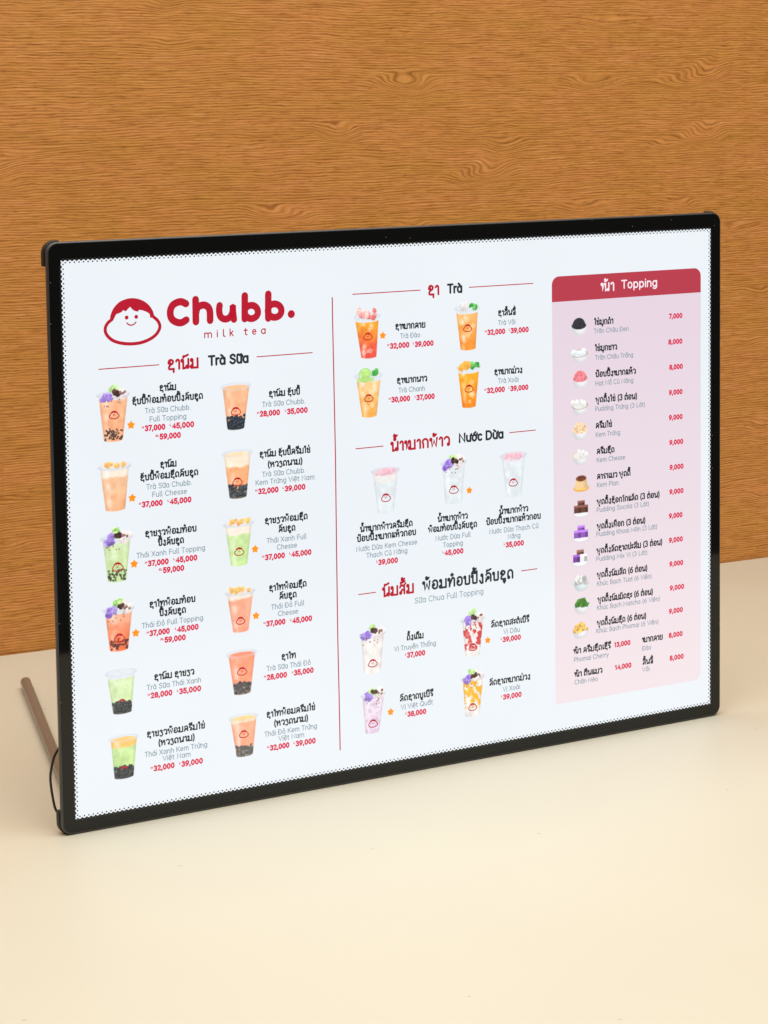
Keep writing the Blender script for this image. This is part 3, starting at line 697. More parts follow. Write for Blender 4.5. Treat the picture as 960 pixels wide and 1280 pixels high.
LH = 0.55
def lp(x, y, r=0.062): return O(x, y, r)
ARCH = lambda x0, x1, top=0.55, y0=0.0: L(x0, y0) + L(x0, top - 0.2) + A((x0 + x1) / 2, top - 0.21, (x1 - x0) / 2, 0.21, 180, 0) + L(x1, 0)
LAO = {
 'ນ': (0.64, [lp(0.10, 0.47), L(0.17, 0.49, 0.17, 0.0, 0.22, 0.0) + S(0.22, 0.0, 0.34, 0.03, 0.42, 0.15), lp(0.50, 0.085, 0.075), L(0.56, 0.55, 0.56, 0.07)]),
 'ມ': (0.66, [lp(0.12, 0.47), L(0.19, 0.49, 0.19, 0.10), lp(0.11, 0.075, 0.075), L(0.12, 0.0, 0.57, 0.0, 0.57, 0.55)]),
 'ບ': (0.58, [lp(0.10, 0.47), U(0.15, 0.49, 0.49, 0.0, 0.07, 0.55)]),
 'ປ': (0.58, [lp(0.10, 0.47), U(0.15, 0.49, 0.49, 0.0, 0.07, 0.80)]),
 'ພ': (0.70, [lp(0.10, 0.47), L(0.15, 0.49, 0.20, 0.0, 0.36, 0.38, 0.53, 0.0, 0.60, 0.55)]),
 'ຜ': (0.66, [lp(0.20, 0.44), L(0.12, 0.45, 0.14, 0.0, 0.33, 0.32, 0.53, 0.0, 0.56, 0.55)]),
 'ທ': (0.66, [lp(0.10, 0.47), L(0.16, 0.49, 0.16, 0.0), L(0.16, 0.10, 0.36, 0.50) + A(0.45, 0.44, 0.11, 0.11, 140, 0) + L(0.56, 0.0)]),
 'ຄ': (0.60, [ARCH(0.09, 0.51), lp(0.28, 0.23, 0.07), L(0.09, 0.02, 0.21, 0.18)]),
 'ດ': (0.58, [L(0.10, 0.12) + L(0.09, 0.30) + A(0.29, 0.34, 0.20, 0.21, 180, 0) + L(0.49, 0.0), lp(0.16, 0.065)]),
 'ຕ': (0.60, [L(0.10, 0.12, 0.09, 0.42) + A(0.19, 0.43, 0.10, 0.12, 180, 30) + L(0.30, 0.42) + A(0.41, 0.43, 0.10, 0.12, 150, 0) + L(0.51, 0), lp(0.16, 0.065)]),
 'ອ': (0.58, [lp(0.17, 0.27, 0.06), L(0.10, 0.27, 0.09, 0.16) + A(0.29, 0.16, 0.20, 0.16, 180, 360) + L(0.49, 0.36) + A(0.29, 0.37, 0.20, 0.18, 0, 150)]),
 'ວ': (0.50, [A(0.23, 0.35, 0.20, 0.20, 155, 0) + L(0.43, 0.06), lp(0.36, 0.065)]),
 'ງ': (0.48, [lp(0.28, 0.46), L(0.35, 0.47, 0.35, -0.05) + S(0.35, -0.05, 0.22, -0.05, 0.10, 0.12)]),
 'ຍ': (0.60, [A(0.19, 0.43, 0.10, 0.12, 40, 290) + L(0.22, 0.30), L(0.16, 0.30) + L(0.10, 0.20) + U(0.10, 0.52, 0.12, 0.0, 0.07, 0.55)]),
 'ຂ': (0.56, [lp(0.14, 0.44), S(0.20, 0.47, 0.24, 0.34, 0.15, 0.22, 0.15, 0.10) + U(0.15, 0.46, 0.08, 0.0, 0.06, 0.55)]),
 'ຊ': (0.56, [lp(0.15, 0.40, 0.06), S(0.09, 0.42, 0.16, 0.54, 0.30, 0.56, 0.43, 0.47, 0.38, 0.34, 0.22, 0.25, 0.12, 0.13, 0.15, 0.02, 0.30, 0.01, 0.47, 0.01) + L(0.47, -0.17)]),
 'ລ': (0.56, [A(0.27, 0.37, 0.19, 0.18, 165, 0) + L(0.46, 0.0), lp(0.14, 0.065), S(0.20, 0.07, 0.24, 0.24, 0.36, 0.26, 0.46, 0.18)]),
 'ສ': (0.58, [A(0.27, 0.37, 0.19, 0.18, 165, 0) + L(0.46, 0.0), lp(0.14, 0.065), S(0.20, 0.07, 0.24, 0.24, 0.36, 0.26, 0.46, 0.18), L(0.40, 0.46, 0.56, 0.66)]),
 'ຣ': (0.46, [S(0.40, 0.56, 0.22, 0.53, 0.10, 0.43, 0.17, 0.32, 0.33, 0.28, 0.36, 0.16, 0.36, 0.07), lp(0.29, 0.065)]),
 'ຈ': (0.52, [A(0.24, 0.35, 0.20, 0.20, 160, 0) + L(0.44, 0.0, 0.14, 0.0), L(0.16, 0.02, 0.20, 0.20), lp(0.26, 0.22, 0.055)]),
 'ກ': (0.58, [L(0.12, 0.0, 0.12, 0.26, 0.07, 0.33) + A(0.28, 0.36, 0.21, 0.19, 175, 0) + L(0.49, 0.0)]),
 'ຫ': (0.64, [lp(0.10, 0.47), L(0.16, 0.49, 0.16, 0.0), S(0.16, 0.12, 0.24, 0.26, 0.40, 0.36), lp(0.45, 0.45), L(0.42, 0.36, 0.54, 0.24, 0.54, 0.0)]),
 'ໝ': (0.92, [lp(0.09, 0.47), L(0.15, 0.49, 0.15, 0.0, 0.32, 0.46) + A(0.38, 0.44, 0.08, 0.10, 140, 0) + L(0.46, 0.08), lp(0.40, 0.075, 0.07), L(0.42, 0.0, 0.82, 0.0, 0.82, 0.55)]),
 'ໜ': (0.80, [lp(0.09, 0.47), L(0.14, 0.49, 0.14, 0.0, 0.30, 0.52, 0.42, 0.50, 0.42, 0.01, 0.60, 0.12), lp(0.65, 0.075), L(0.71, 0.55, 0.71, 0.07)]),
 'ຽ': (0.46, [S(0.08, 0.44, 0.20, 0.54, 0.34, 0.46, 0.26, 0.32, 0.38, 0.20, 0.38, 0.0, 0.24, -0.12, 0.07, -0.05)]),
 'າ': (0.36, [A(0.17, 0.43, 0.11, 0.12, 170, 0) + L(0.28, 0.0)]),
 'ເ': (0.27, [L(0.12, 0.55, 0.12, 0.07), lp(0.18, 0.065)]),
 'ແ': (0.48, [L(0.11, 0.55, 0.11, 0.07), lp(0.17, 0.065), L(0.33, 0.55, 0.33, 0.07), lp(0.39, 0.065)]),
 'ໄ': (0.32, [L(0.22, 0.0, 0.22, 0.62) + S(0.22, 0.62, 0.20, 0.76, 0.08, 0.74, 0.06, 0.64)]),
 'ໂ': (0.34, [L(0.22, 0.0, 0.22, 0.52) + S(0.22, 0.52, 0.08, 0.62, 0.14, 0.74, 0.28, 0.76)]),
 'ະ': (0.36, [lp(0.12, 0.42, 0.06), S(0.18, 0.43, 0.24, 0.42, 0.30, 0.52), lp(0.12, 0.12, 0.06), S(0.18, 0.13, 0.24, 0.12, 0.30, 0.22)]),
}
LV = {'ົ': [S(-0.15, 0.61, -0.13, 0.70, -0.02, 0.69, 0.20, 0.77)],
      'ັ': [S(-0.14, 0.72, -0.10, 0.63, 0.04, 0.64, 0.13, 0.76)],
      'ິ': [A(0.0, 0.63, 0.18, 0.12, 180, 0) + L(-0.18, 0.63)],
      'ີ': [A(0.0, 0.63, 0.18, 0.12, 180, 0) + L(-0.18, 0.63), L(0.17, 0.64, 0.17, 0.80)],
      'ື': [A(0.0, 0.63, 0.18, 0.12, 180, 0) + L(-0.18, 0.63), L(0.17, 0.64, 0.17, 0.80), L(0.06, 0.72, 0.06, 0.82)],
      'ຶ': [A(0.0, 0.63, 0.18, 0.12, 180, 0) + L(-0.18, 0.63), lp(0.17, 0.76, 0.05)],
      'ໍ': [lp(0.0, 0.69, 0.06)],
      'ຸ': [lp(0.06, -0.12, 0.04), L(0.10, -0.10, 0.10, -0.24)],
      'ູ': [lp(-0.04, -0.12, 0.04), L(0.0, -0.10, 0.0, -0.22, 0.12, -0.22, 0.12, -0.08)]}
LT = {'່': [L(0.0, 0.0, 0.0, 0.14)], '້': [S(-0.11, 0.10, -0.05, 0.15, -0.01, 0.07, -0.08, 0.0, 0.02, 0.0, 0.14, 0.10)],
      '໋': [L(-0.09, 0.07, 0.09, 0.07), L(0.0, -0.01, 0.0, 0.15)]}

def layout(text):
    """-> list of (stroke points in em, thin flag), total advance"""
    out, x, base = [], 0.0, None
    text = text.replace('\u0eb3', '\u0ecd\u0eb2')
    reord = []
    for ch in text:                       # the ring of the am vowel sits under a tone mark typed before it
        if ch == '\u0ecd' and reord and reord[-1] in LT: reord.insert(len(reord) - 1, ch)
        else: reord.append(ch)
    high = False
    for ch in reord:
        if ch in LAO:
            w, st = LAO[ch]
            out += [([(x + a, b) for a, b in s], False) for s in st]
            base = x + w * (0.62 if ch == 'ປ' else 0.52)
            if ch == 'ປ': base = x + w * 0.42
            x += w + 0.055; high = False
        elif ch in LV:
            lift = 0.035 if ch not in 'ຸູ' else -0.02
            out += [([(base + a, b + lift) for a, b in s], False) for s in LV[ch]]
            if ch not in 'ຸູ': high = True
        elif ch in LT:
            y = 0.87 if high else 0.69
            out += [([(base + a + 0.03, y + b) for a, b in s], False) for s in LT[ch]]
        else:
            d = unicodedata.normalize('NFD', ch) if ch not in GL else ch
            w, st = GL[d[0]]
            out += [([(x + a, b) for a, b in s], ch in THIN) for s in st]
            cx = x + w * 0.5
            top = 0.62 if d[0].islower() else 0.82
            marks = list(d[1:])
            for mk in marks:
                if mk == '\u031b':
                    out.append(([(x + w - 0.08 + a, b) for a, b in S(0.0, 0.46, 0.08, 0.49, 0.10, 0.60)], False))
                elif mk == '\u0323':
                    out.append((L(cx, -0.16, cx, -0.158), False))
                else:
                    two = ('\u0302' in marks or '\u0306' in marks) and mk not in '\u0302\u0306'
                    dx, dy = (0.13, 0.09) if two else (0, 0)
                    out += [([(cx + a + dx, top + b + dy) for a, b in s], False) for s in VM[mk]()]
            x += w + 0.045
    return out, max(x - 0.05, 0.1)

STYLE = {  # body size in millimetres per em, stroke width in em, ink
 'n': (6.9, 0.158, M_BLACK), 'v': (5.3, 0.116, M_GREY), 'p': (5.1, 0.228, M_PRICE),
 'H': (12.6, 0.138, M_RED), 'B': (9.5, 0.184, M_BLACK), 'K': (12.4, 0.138, M_BLACK), 'S': (6.2, 0.100, M_GREY),
 'W': (11.8, 0.115, M_WHITE), 'T': (9.3, 0.128, M_WHITE), 'k': (7.2, 0.125, M_RED)}
def write(ink, style, text, u0, v0, u1, v1, size=None):
    sz, sw, mat = STYLE[style]
    if size: sz = size
    st, adv = layout(text)
    w = sw * sz
    sx = max(0.6, ((u1 - u0) - w * 0.6) / (adv * sz - 0.08 * sz))
    vb = (v0 + v1) / 2
    for pts, thin in st:
        ink.stroke([(u0 + w * 0.3 + (a - 0.05) * sz * sx, vb - b * sz) for a, b in pts], w * (0.45 if thin else 1.0), mat)

# ------------------------------------------------------------------ what is printed on the film
p0 = PANEL
pl, pr_, pt, ph, pb = 429.5, 583.4, 33.7, 54.9, 396.4
ink = Ink(-0.00008)
r = 7.0
bot = [(pl, ph), (pr_, ph), (pr_, pb - r)] + [(pr_ - r + r * math.sin(R(a)), pb - r + r * math.cos(R(a))) for a in range(75, 0, -15)] + [(pr_ - r, pb), (pl + 1.5, pb), (pl + 1.5, pb - 0.1)]
ink.poly(bot[::-1], M_PINK)
ink.link('topping_panel', label='pale pink list panel')
ink = Ink(-0.00003)
top_ = [(pl, ph), (pl, pt + r)] + [(pl + r - r * math.cos(R(a)), pt + r - r * math.sin(R(a))) for a in range(15, 91, 15)] + [(pr_ - r + r * math.sin(R(a)), pt + r - r * math.cos(R(a))) for a in range(0, 91, 15)] + [(pr_, ph)]
ink.poly(top_, M_BANNER)
ink.link('topping_banner', label='rose red banner with rounded top corners')

ink = Ink()
ink.stroke(DIV, 0.95, M_RED)
ink.link('divider_line', label='long thin red upright line')
for rl in RULES:
    ink = Ink()
    v = (rl[1] + rl[3]) / 2
    ink.stroke([(rl[0], v), (rl[2], v)], 0.75, M_RED)
    ink.link('heading_rule')

# logo
def emblem(ink, cu, cv, width, thin=None, face=True):
    fx = [p[0] for p in FACE]; k = width / (max(fx) - min(fx) + 2.4)
    c0 = ((max(fx) + min(fx)) / 2, (min(p[1] for p in HAIR) + max(p[1] for p in FACE)) / 2)
    T = lambda P: [(cu + (a - c0[0]) * k, cv + (b - c0[1]) * k) for a, b in P]
    lw = max(2.5 * k, thin or 0)
    if face: ink.stroke(T(spline(FACE, 5)), lw, M_RED)
    n = len(HAIR)
    outer, inner = HAIR[:12], HAIR[12:]
    ink.poly(T(list(spline(outer, 4)) + inner), M_RED)
    if not face: return
    if k > 0.4:
        for e_ in EYES:
            ink.disc(*T([e_])[0], 1.5, M_RED, 20)
    else:
        for e_ in EYES:
            ink.disc(*T([e_])[0], 1.5 * k * 1.2, M_RED, 8)
    ink.stroke(T(spline(SMILE, 5)), max(1.0 * k, (thin or 0) * 0.6), M_RED)
ink = Ink()
fx = [p[0] for p in FACE]
emblem(ink, (max(fx) + min(fx)) / 2, (min(p[1] for p in HAIR) + max(p[1] for p in FACE)) / 2, max(fx) - min(fx) + 2.4)
ink.link('logo_emblem', label='crimson round face emblem with fringe')
ink = Ink()
W_ = 5.6
ink.stroke(spline(WM['C'], 6), W_, M_RED)
ink.stroke(WM['h1'], W_, M_RED); ink.stroke(spline(WM['h2'], 6), W_, M_RED)
ink.stroke(spline(WM['u'], 6), W_ * 0.97, M_RED)
for a_, b_ in (('b', 'bo'), ('b2', 'bo2')):
    ink.stroke(WM[a_], W_, M_RED); ink.stroke(WM[b_], W_ * 0.97, M_RED)
ink.disc(*WM['dot'], 3.1, M_RED, 24)
for m_ in MILK:
    write(ink, 'k', m_[0], *m_[1:])
ink.link('logo_lettering', label='heavy rounded crimson wordmark')

for h in HEADS:
    ink = Ink()
    for q in h: write(ink, *q)
    ink.link('heading_lettering')
for q in ITEMS:
    for part, keys in (('item_lettering', 'nv'), ('price_lettering', 'p')):
        ink = Ink()
        for l in q:
            if l[0] in keys: write(ink, *l)
        ink.link(part)

for u, v, r_ in STARS:
    ink = Ink()
    pts = []
    for k in range(10):
        rr = r_ * 1.16 if k % 2 == 0 else r_ * 1.16 * 0.60
        pts.append((u + rr * math.sin(R(36 * k + 4)), v - rr * math.cos(R(36 * k + 4))))
    ink.poly(pts, M_STAR)
    ink.link('star_mark')

# halftone edge of the black border: a scalloped row and a row of loose dots
ink = Ink()
def edge_dots(u0, v0, u1, v1, nu, nv):
    n = int(round(math.hypot(u1 - u0, v1 - v0) / 3.55))
    for k in range(n + 1):
        t = k / n
        ink.disc(u0 + (u1 - u0) * t + nu * 1.75, v0 + (v1 - v0) * t + nv * 1.75, 0.62, M_DOT, 10)
        t = (k + 0.5) / n
        if t < 1:
            ink.disc(u0 + (u1 - u0) * t + nu * -0.30, v0 + (v1 - v0) * t + nv * -0.30, 1.22, M_DOT, 12)
edge_dots(0, 0, 594, 0, 0, 1)
edge_dots(0, 420, 594, 420, 0, -1)
edge_dots(0, 3, 0, 417, 1, 0)
edge_dots(594, 3, 594, 417, -1, 0)
ink.link('dot_edging', label='black halftone dots along the border')

# ------------------------------------------------------------------ printed pictures
rng = np.random.default_rng(7)
def vnoise(X, Y, s, seed):
    g = np.random.default_rng(seed).random((64, 64))
    x = X / s + 20.37; y = Y / s + 20.61
    xi = np.floor(x).astype(int); yi = np.floor(y).astype(int)
    fx = x - xi; fy = y - yi
    fx = fx * fx * (3 - 2 * fx); fy = fy * fy * (3 - 2 * fy)
    q = lambda a, b: g[a % 64, b % 64]
    return (q(xi, yi) * (1 - fx) + q(xi + 1, yi) * fx) * (1 - fy) + (q(xi, yi + 1) * (1 - fx) + q(xi + 1, yi + 1) * fx) * fy
def sm(x, a, b):
    t = np.clip((x - a) / (b - a), 0, 1)
    return t * t * (3 - 2 * t)
class Pic:
    def __init__(self, x0, x1, y0, y1, paper, step=0.42):
        nx = int((x1 - x0) / step) + 2; ny = int((y1 - y0) / step) + 2
        self.X, self.Y = np.meshgrid(np.linspace(x0, x1, nx), np.linspace(y0, y1, ny))
        self.paper = np.array(paper, float)
        self.c = np.ones(self.X.shape + (3,)) * self.paper
        self.a = np.zeros(self.X.shape)
    def put(self, mask, col):
        m = np.clip(mask, 0, 1)
        col = np.asarray(col, float)
        if col.ndim == 1: col = np.ones(self.X.shape + (3,)) * col
        self.c = self.c * (1 - m[..., None]) + col * m[..., None]
        self.a = np.maximum(self.a, m)
    def ell(self, cx, cy, rx, ry, soft=0.35):
        d = np.sqrt(((self.X - cx) / rx) ** 2 + ((self.Y - cy) / ry) ** 2)
        return 1 - sm((d - 1) * min(rx, ry), -soft, soft)
    def ring(self, cx, cy, rx, ry, w):
        d = (np.sqrt(((self.X - cx) / rx) ** 2 + ((self.Y - cy) / ry) ** 2) - 1) * min(rx, ry)
        return 1 - sm(np.abs(d), w * 0.4, w)
    def blob(self, cx, cy, r, col, seed, dark=0.18):
        n = vnoise(self.X + cx * 7, self.Y, r * 0.62, seed)
        d = np.hypot(self.X - cx, self.Y - cy) / r
        m = 1 - sm(d + (n - 0.5) * 0.55, 0.82, 1.05)
        n2 = vnoise(self.X, self.Y + cx * 3, r * 0.38, seed + 1)
        shade = 1 + dark * (n2 - 0.5) * 2 + 0.10 * (self.Y - cy) / r
        self.put(m, np.clip(np.array(col)[None, None] * shade[..., None], 0, 255))
    def mesh(self, name, cu, cv, label, extra=None):
        ny, nx = self.X.shape
        keep = self.a > 0.012
        kf = keep[:-1, :-1] | keep[1:, :-1] | keep[:-1, 1:] | keep[1:, 1:]
        idx = np.arange(ny * nx).reshape(ny, nx)
        f = np.stack([idx[:-1, :-1], idx[:-1, 1:], idx[1:, 1:], idx[1:, :-1]], -1)[kf]
        used = np.unique(f); remap = -np.ones(ny * nx, int); remap[used] = np.arange(len(used))
        f = remap[f]
        xx, yy = mm(cu + self.X.ravel()[used], cv - self.Y.ravel()[used])
        z = ZP + 0.00008
        v = [(a, b, z) for a, b in zip(xx, yy)]
        col = lin(np.clip(self.c, 0, 255)).reshape(-1, 3)[used]
        faces = [tuple(int(i) for i in q) for q in f]
        fm = [0] * len(faces); mats = [M_PICT]
        if extra is not None and extra.v:
            b = len(v)
            v += extra.v
            mats += extra.mats
            faces += [tuple(i + b for i in q) for q in extra.f]
            fm += [i + 1 for i in extra.m]
            col = np.vstack([col, np.ones((len(extra.v), 3))])
        o = link_mesh(name, v, faces, mats, sheet, fm)
        at = o.data.attributes.new('ink', 'FLOAT_COLOR', 'POINT')
        at.data.foreach_set('color', np.hstack([col, np.ones((len(col), 1))]).astype(np.float32).ravel())
        o['label'] = label
        return o

def cup(spec, label, top=(255, 180, 130), bottom=(250, 165, 110), foam=None, foam_t=0.8, liq=0.97, boba=None, boba_t=0.22,
        topping=None, ice=0, streak=None, seed=1, pale=0.0, surf=None):
    bu, bv, ru, rv, bw, rw, th = spec[:7]
    H = bv - rv; Rr = rw / 2; Rb = bw / 2; e = 0.20 * Rr
    p = Pic(-Rr - 1.5, Rr + 1.5, -2.5, H + max(th, e) + 2.5, PAPER)
    X, Y = p.X, p.Y
    ax = (ru - bu)
    X = p.X = p.X - 0  # upright axis
    t = np.clip(Y / H, 0, 1.05)
    cx = ax * t
    hw = Rb + (Rr * 0.965 - Rb) * t
    s = (X - cx) / hw
    eb = 0.22 * Rb
    yb_ = -eb * np.sqrt(np.clip(1 - s * s, 0, 1)) + eb * 0.5
    side = sm((1 - np.abs(s)) * hw, 0.0, 0.55)
    body = side * sm(Y - yb_, -0.1, 0.5) * (1 - sm(Y - H - e * np.sqrt(np.clip(1 - ((X - cx) / Rr) ** 2, 0, 1)), -0.3, 0.3))
    n1 = vnoise(X, Y, 4.2, seed); n2 = vnoise(X, Y, 1.7, seed + 50)
    g = sm(t + (n1 - 0.5) * 0.22, 0.05, 0.85)[..., None]
    col = np.array(bottom, float) * (1 - g) + np.array(top, float) * g
    col = col * (1 + (n1[..., None] - 0.5) * 0.10 + (n2[..., None] - 0.5) * 0.06)
    if streak is not None:
        sc, lo, hi, cov = streak
        w = vnoise(X * 1.2 + Y * 0.5, Y * 0.8 - X * 0.3, 2.9, seed + 9) * 0.7 + 0.3 * vnoise(X, Y, 1.1, seed + 10)
        band = sm(t, lo - 0.06, lo + 0.08) * (1 - sm(t, hi - 0.05, hi + 0.05))
        m = sm(w, 1 - cov - 0.06, 1 - cov + 0.08) * band
        col = col * (1 - m[..., None]) + np.array(sc, float) * m[..., None]
    if foam is not None:
        edge = foam_t + (vnoise(X, Y * 0.3, 3.0, seed + 3) - 0.5) * 0.05 - 0.03 * (1 - s * s)
        m = sm(t, edge - 0.025, edge + 0.025)
        fc = np.array(foam, float) * (1 + (n2[..., None] - 0.5) * 0.05)
        col = col * (1 - m[..., None]) + fc * m[..., None]
    # ice cubes: soft paler squares
    r_ = np.random.default_rng(seed + 77)
    for k in range(ice):
        px, py, a, w = r_.uniform(-0.62, 0.62), r_.uniform(0.12, 0.86), r_.uniform(0, 1.5), r_.uniform(1.5, 2.6)
        dx, dy = X - cx - px * hw, Y - py * H
        q = np.maximum(np.abs(dx * math.cos(a) + dy * math.sin(a)), np.abs(-dx * math.sin(a) + dy * math.cos(a)))
        m = (1 - sm(q, w * 0.72, w)) * 0.42
        col = col * (1 - m[..., None]) + np.array([255, 236, 214.0]) * m[..., None]
    # the photographed cup's own roundness, as printed
    col = col + (255 - col) * (0.42 * np.exp(-((s + 0.52) / 0.22) ** 2) * sm(n1, 0.2, 0.7))[..., None]
    col = col * (1 - 0.10 * sm(np.abs(s), 0.72, 1.0))[..., None]
    # plastic above the drink
    yl = liq * H - e * 0.75 * np.sqrt(np.clip(1 - s * s, 0, 1))
    glass = sm(Y - yl, -0.25, 0.25)
    gl = np.array([226, 231, 238.0]) * (1 + (n2[..., None] - 0.5) * 0.03)
    col = col * (1 - glass[..., None]) + gl * glass[..., None]
    if surf is not None:
        m = p.ell(ax, liq * H, Rr * 0.88, e * 0.80)
        sc = np.array(surf, float) * (1 + (n1[..., None] - 0.5) * 0.08)
        col = col * (1 - m[..., None]) + sc * m[..., None]
    if pale:
        col = col * (1 - pale) + np.array(PAPER, float) * pale
    p.put(body, col)
    extra = Ink()
    if boba:
        dense = boba.get('dense', 0)
        lo_c = np.array(boba.get('base', (58, 58, 58)), float)
        if dense:
            m = body * (1 - sm(t + (n2 - 0.5) * 0.10, boba_t - 0.06, boba_t - 0.01))
            p.put(m, lo_c * (0.75 + 0.6 * n2[..., None]))
        cnt = boba.get('n', 60)
        for k in range(cnt):
            ty = r_.uniform(0.01, boba_t) if r_.random() < 0.85 else r_.uniform(boba_t - 0.04, boba_t + 0.03)
            sx = r_.uniform(-0.9, 0.9)
            py = ty * H; hwk = Rb + (Rr * 0.965 - Rb) * ty
            px = sx * hwk + ax * ty; rr = boba.get('r', 1.0) * r_.uniform(0.85, 1.1)
            dk = np.array(boba.get('col', (34, 38, 44)), float) * r_.uniform(0.8, 1.35)
            m = p.ell(px, py + eb * 0.3, rr, rr, 0.28) * body
            p.put(m, dk)
            p.put(p.ell(px - rr * 0.3, py + eb * 0.3 + rr * 0.35, rr * 0.36, rr * 0.28, 0.25) * m * 0.6, (158, 166, 172))
    # rim
    p.put(p.ring(ax, H, Rr, e, 0.42) * 0.42, (206, 211, 223))
    p.put(p.ring(ax, H * 0.965, Rr * 0.96, e, 0.32) * 0.3 * (Y < H), (208, 213, 224))
    if topping == 'full':
        def heap(n, x0, x1, y0, y1, r0, r1, cols, sd, dark):
            for k in range(n):
                c = cols[k % len(cols)]
                p.blob(ax + r_.uniform(x0, x1) * Rr, H + r_.uniform(y0, y1), Rr * r_.uniform(r0, r1), c, seed + sd + k, dark)
        heap(7, 0.15, 0.80, -e * 1.2, e * 1.5, 0.18, 0.30, [(242, 230, 224), (236, 222, 226), (246, 236, 226)], 1, 0.08)
        heap(5, -0.28, 0.16, e * 0.8, th * 0.80, 0.17, 0.26, [(172, 216, 128), (196, 228, 158), (150, 202, 110)], 12, 0.16)
        heap(7, -0.74, -0.22, -e * 1.6, e * 0.5, 0.16, 0.28, [(158, 128, 216), (186, 162, 232), (140, 108, 204)], 24, 0.20)
        heap(5, -0.10, 0.30, e * 0.0, e * 1.2, 0.13, 0.20, [(62, 38, 36), (92, 62, 56)], 36, 0.3)
        heap(3, 0.40, 0.78, -e * 0.2, e * 1.2, 0.08, 0.12, [(150, 112, 108), (120, 84, 84)], 44, 0.2)
        for k in range(9):
            p.put(p.ell(ax + r_.uniform(-0.78, 0.5) * Rr, H * r_.uniform(0.72, 0.92), 0.55, 0.6, 0.3) * 0.7, (118, 78, 76))
        p.put(p.ring(ax, H, Rr, e, 0.4) * 0.40 * (Y < H), (196, 194, 216))
    elif topping == 'cheese':
        p.put(p.ell(ax, H + e * 0.35, Rr * 0.84, e * 1.0), (250, 229, 204))
        for k in range(16):
            p.blob(ax + r_.uniform(-0.68, 0.72) * Rr, H + e * 0.45 + r_.uniform(-0.5, 0.7) * e, Rr * r_.uniform(0.09, 0.17), (246, 190 + int(r_.uniform(-14, 20)), 116), seed + k, 0.12)
        p.put(p.ring(ax, H, Rr, e, 0.5) * 0.4 * (Y < H), (200, 204, 216))
    elif topping == 'peach':
        for k in range(15):
            p.blob(ax + r_.uniform(-0.72, 0.75) * Rr, H - e * 0.6 + r_.uniform(0, 1) * (th + e * 0.4), Rr * r_.uniform(0.14, 0.26), [(246, 160, 160), (250, 200, 190), (238, 128, 120)][k % 3], seed + k)
    elif topping == 'lime':
        p.blob(ax - Rr * 0.25, H + e * 0.2, Rr * 0.46, (186, 228, 132), seed, 0.10)
        p.put(p.ring(ax - Rr * 0.25, H + e * 0.2, Rr * 0.46, Rr * 0.44, 0.6) * 0.6, (128, 204, 96))
        p.put(sm(np.abs(s), 0.98, 0.9) * (1 - sm(np.abs(Y - H * 0.90), 1.2, 2.0)) * (X < ax + Rr * 0.4) * 0.8, (186, 226, 130))
        p.blob(ax + Rr * 0.48, H + e * 0.7, Rr * 0.24, (66, 168, 66), seed + 4)
        p.blob(ax + Rr * 0.60, H + e * 1.5, Rr * 0.17, (84, 186, 76), seed + 5)
    elif topping in ('lychee', 'orange'):
        cc = (232, 228, 226) if topping == 'lychee' else (250, 178, 74)
        for k in range(8):
            p.blob(ax + r_.uniform(-0.6, 0.18) * Rr, H - e * 0.3 + r_.uniform(0, 0.9) * th, Rr * r_.uniform(0.2, 0.3), cc, seed + k, 0.10)
        for k in range(9):
            p.blob(ax + r_.uniform(0.28, 0.85) * Rr, H - e * 0.4 + r_.uniform(0, 0.95) * th, Rr * r_.uniform(0.12, 0.2), [(84, 182, 78), (120, 206, 110), (58, 160, 70)][k % 3], seed + 20 + k)
    elif topping == 'jelly':
        p.put(p.ell(ax, H * 0.965, Rr * 0.82, e * 1.4, 0.9) * 0.85, np.array([246, 204, 214.0]) * (1 + (n2[..., None] - 0.5) * 0.10))
        for k in range(14):
            p.blob(ax + r_.uniform(-0.66, 0.66) * Rr, H * 0.965 + r_.uniform(-0.8, 0.9) * e, Rr * r_.uniform(0.10, 0.16), (244, 188, 202), seed + k, 0.06)
        p.put(p.ring(ax, H, Rr, e, 0.5) * 0.3, (205, 208, 218))
    if len(spec) > 7:
        emblem(extra, spec[7], spec[8], spec[9], 0.74, spec not in (CUPS[4], CUPS[5]))
    return p.mesh('drink_picture', bu, bv, label, extra)

TEA = dict(top=(253, 188, 144), bottom=(250, 176, 130))
GREEN = dict(top=(216, 236, 184), bottom=(202, 228, 164))
THAI = dict(top=(255, 160, 118), bottom=(252, 138, 100))
SPARSE = dict(n=58, r=0.72, col=(66, 48, 44))
DENSE = dict(n=62, r=1.2, dense=1, base=(74, 76, 76), col=(40, 46, 50))
cup(CUPS[0], 'milk tea cup heaped with purple and green toppings over tapioca pearls', **TEA, liq=0.93, boba=SPARSE, boba_t=0.22, topping='full', seed=3)
cup(CUPS[1], 'pale orange milk tea cup capped with crumbled cheese foam', top=(250, 200, 160), bottom=(245, 180, 134), foam=(250, 234, 214), foam_t=0.78, topping='cheese', seed=11)
cup(CUPS[2], 'green tea cup heaped with purple and green toppings over tapioca pearls', **GREEN, liq=0.93, boba=dict(n=58, r=0.74, col=(62, 68, 48)), boba_t=0.22, topping='full', seed=21)
cup(CUPS[3], 'deep orange Thai tea cup heaped with purple and green toppings over tapioca pearls', top=(255, 182, 148), bottom=(248, 118, 72), liq=0.93, boba=dict(n=60, r=0.74, col=(84, 40, 36)), boba_t=0.23, topping='full', seed=31)
cup(CUPS[4], 'plain green tea cup over a dark bed of tapioca pearls', **GREEN, liq=0.90, boba=DENSE, boba_t=0.24, seed=41)
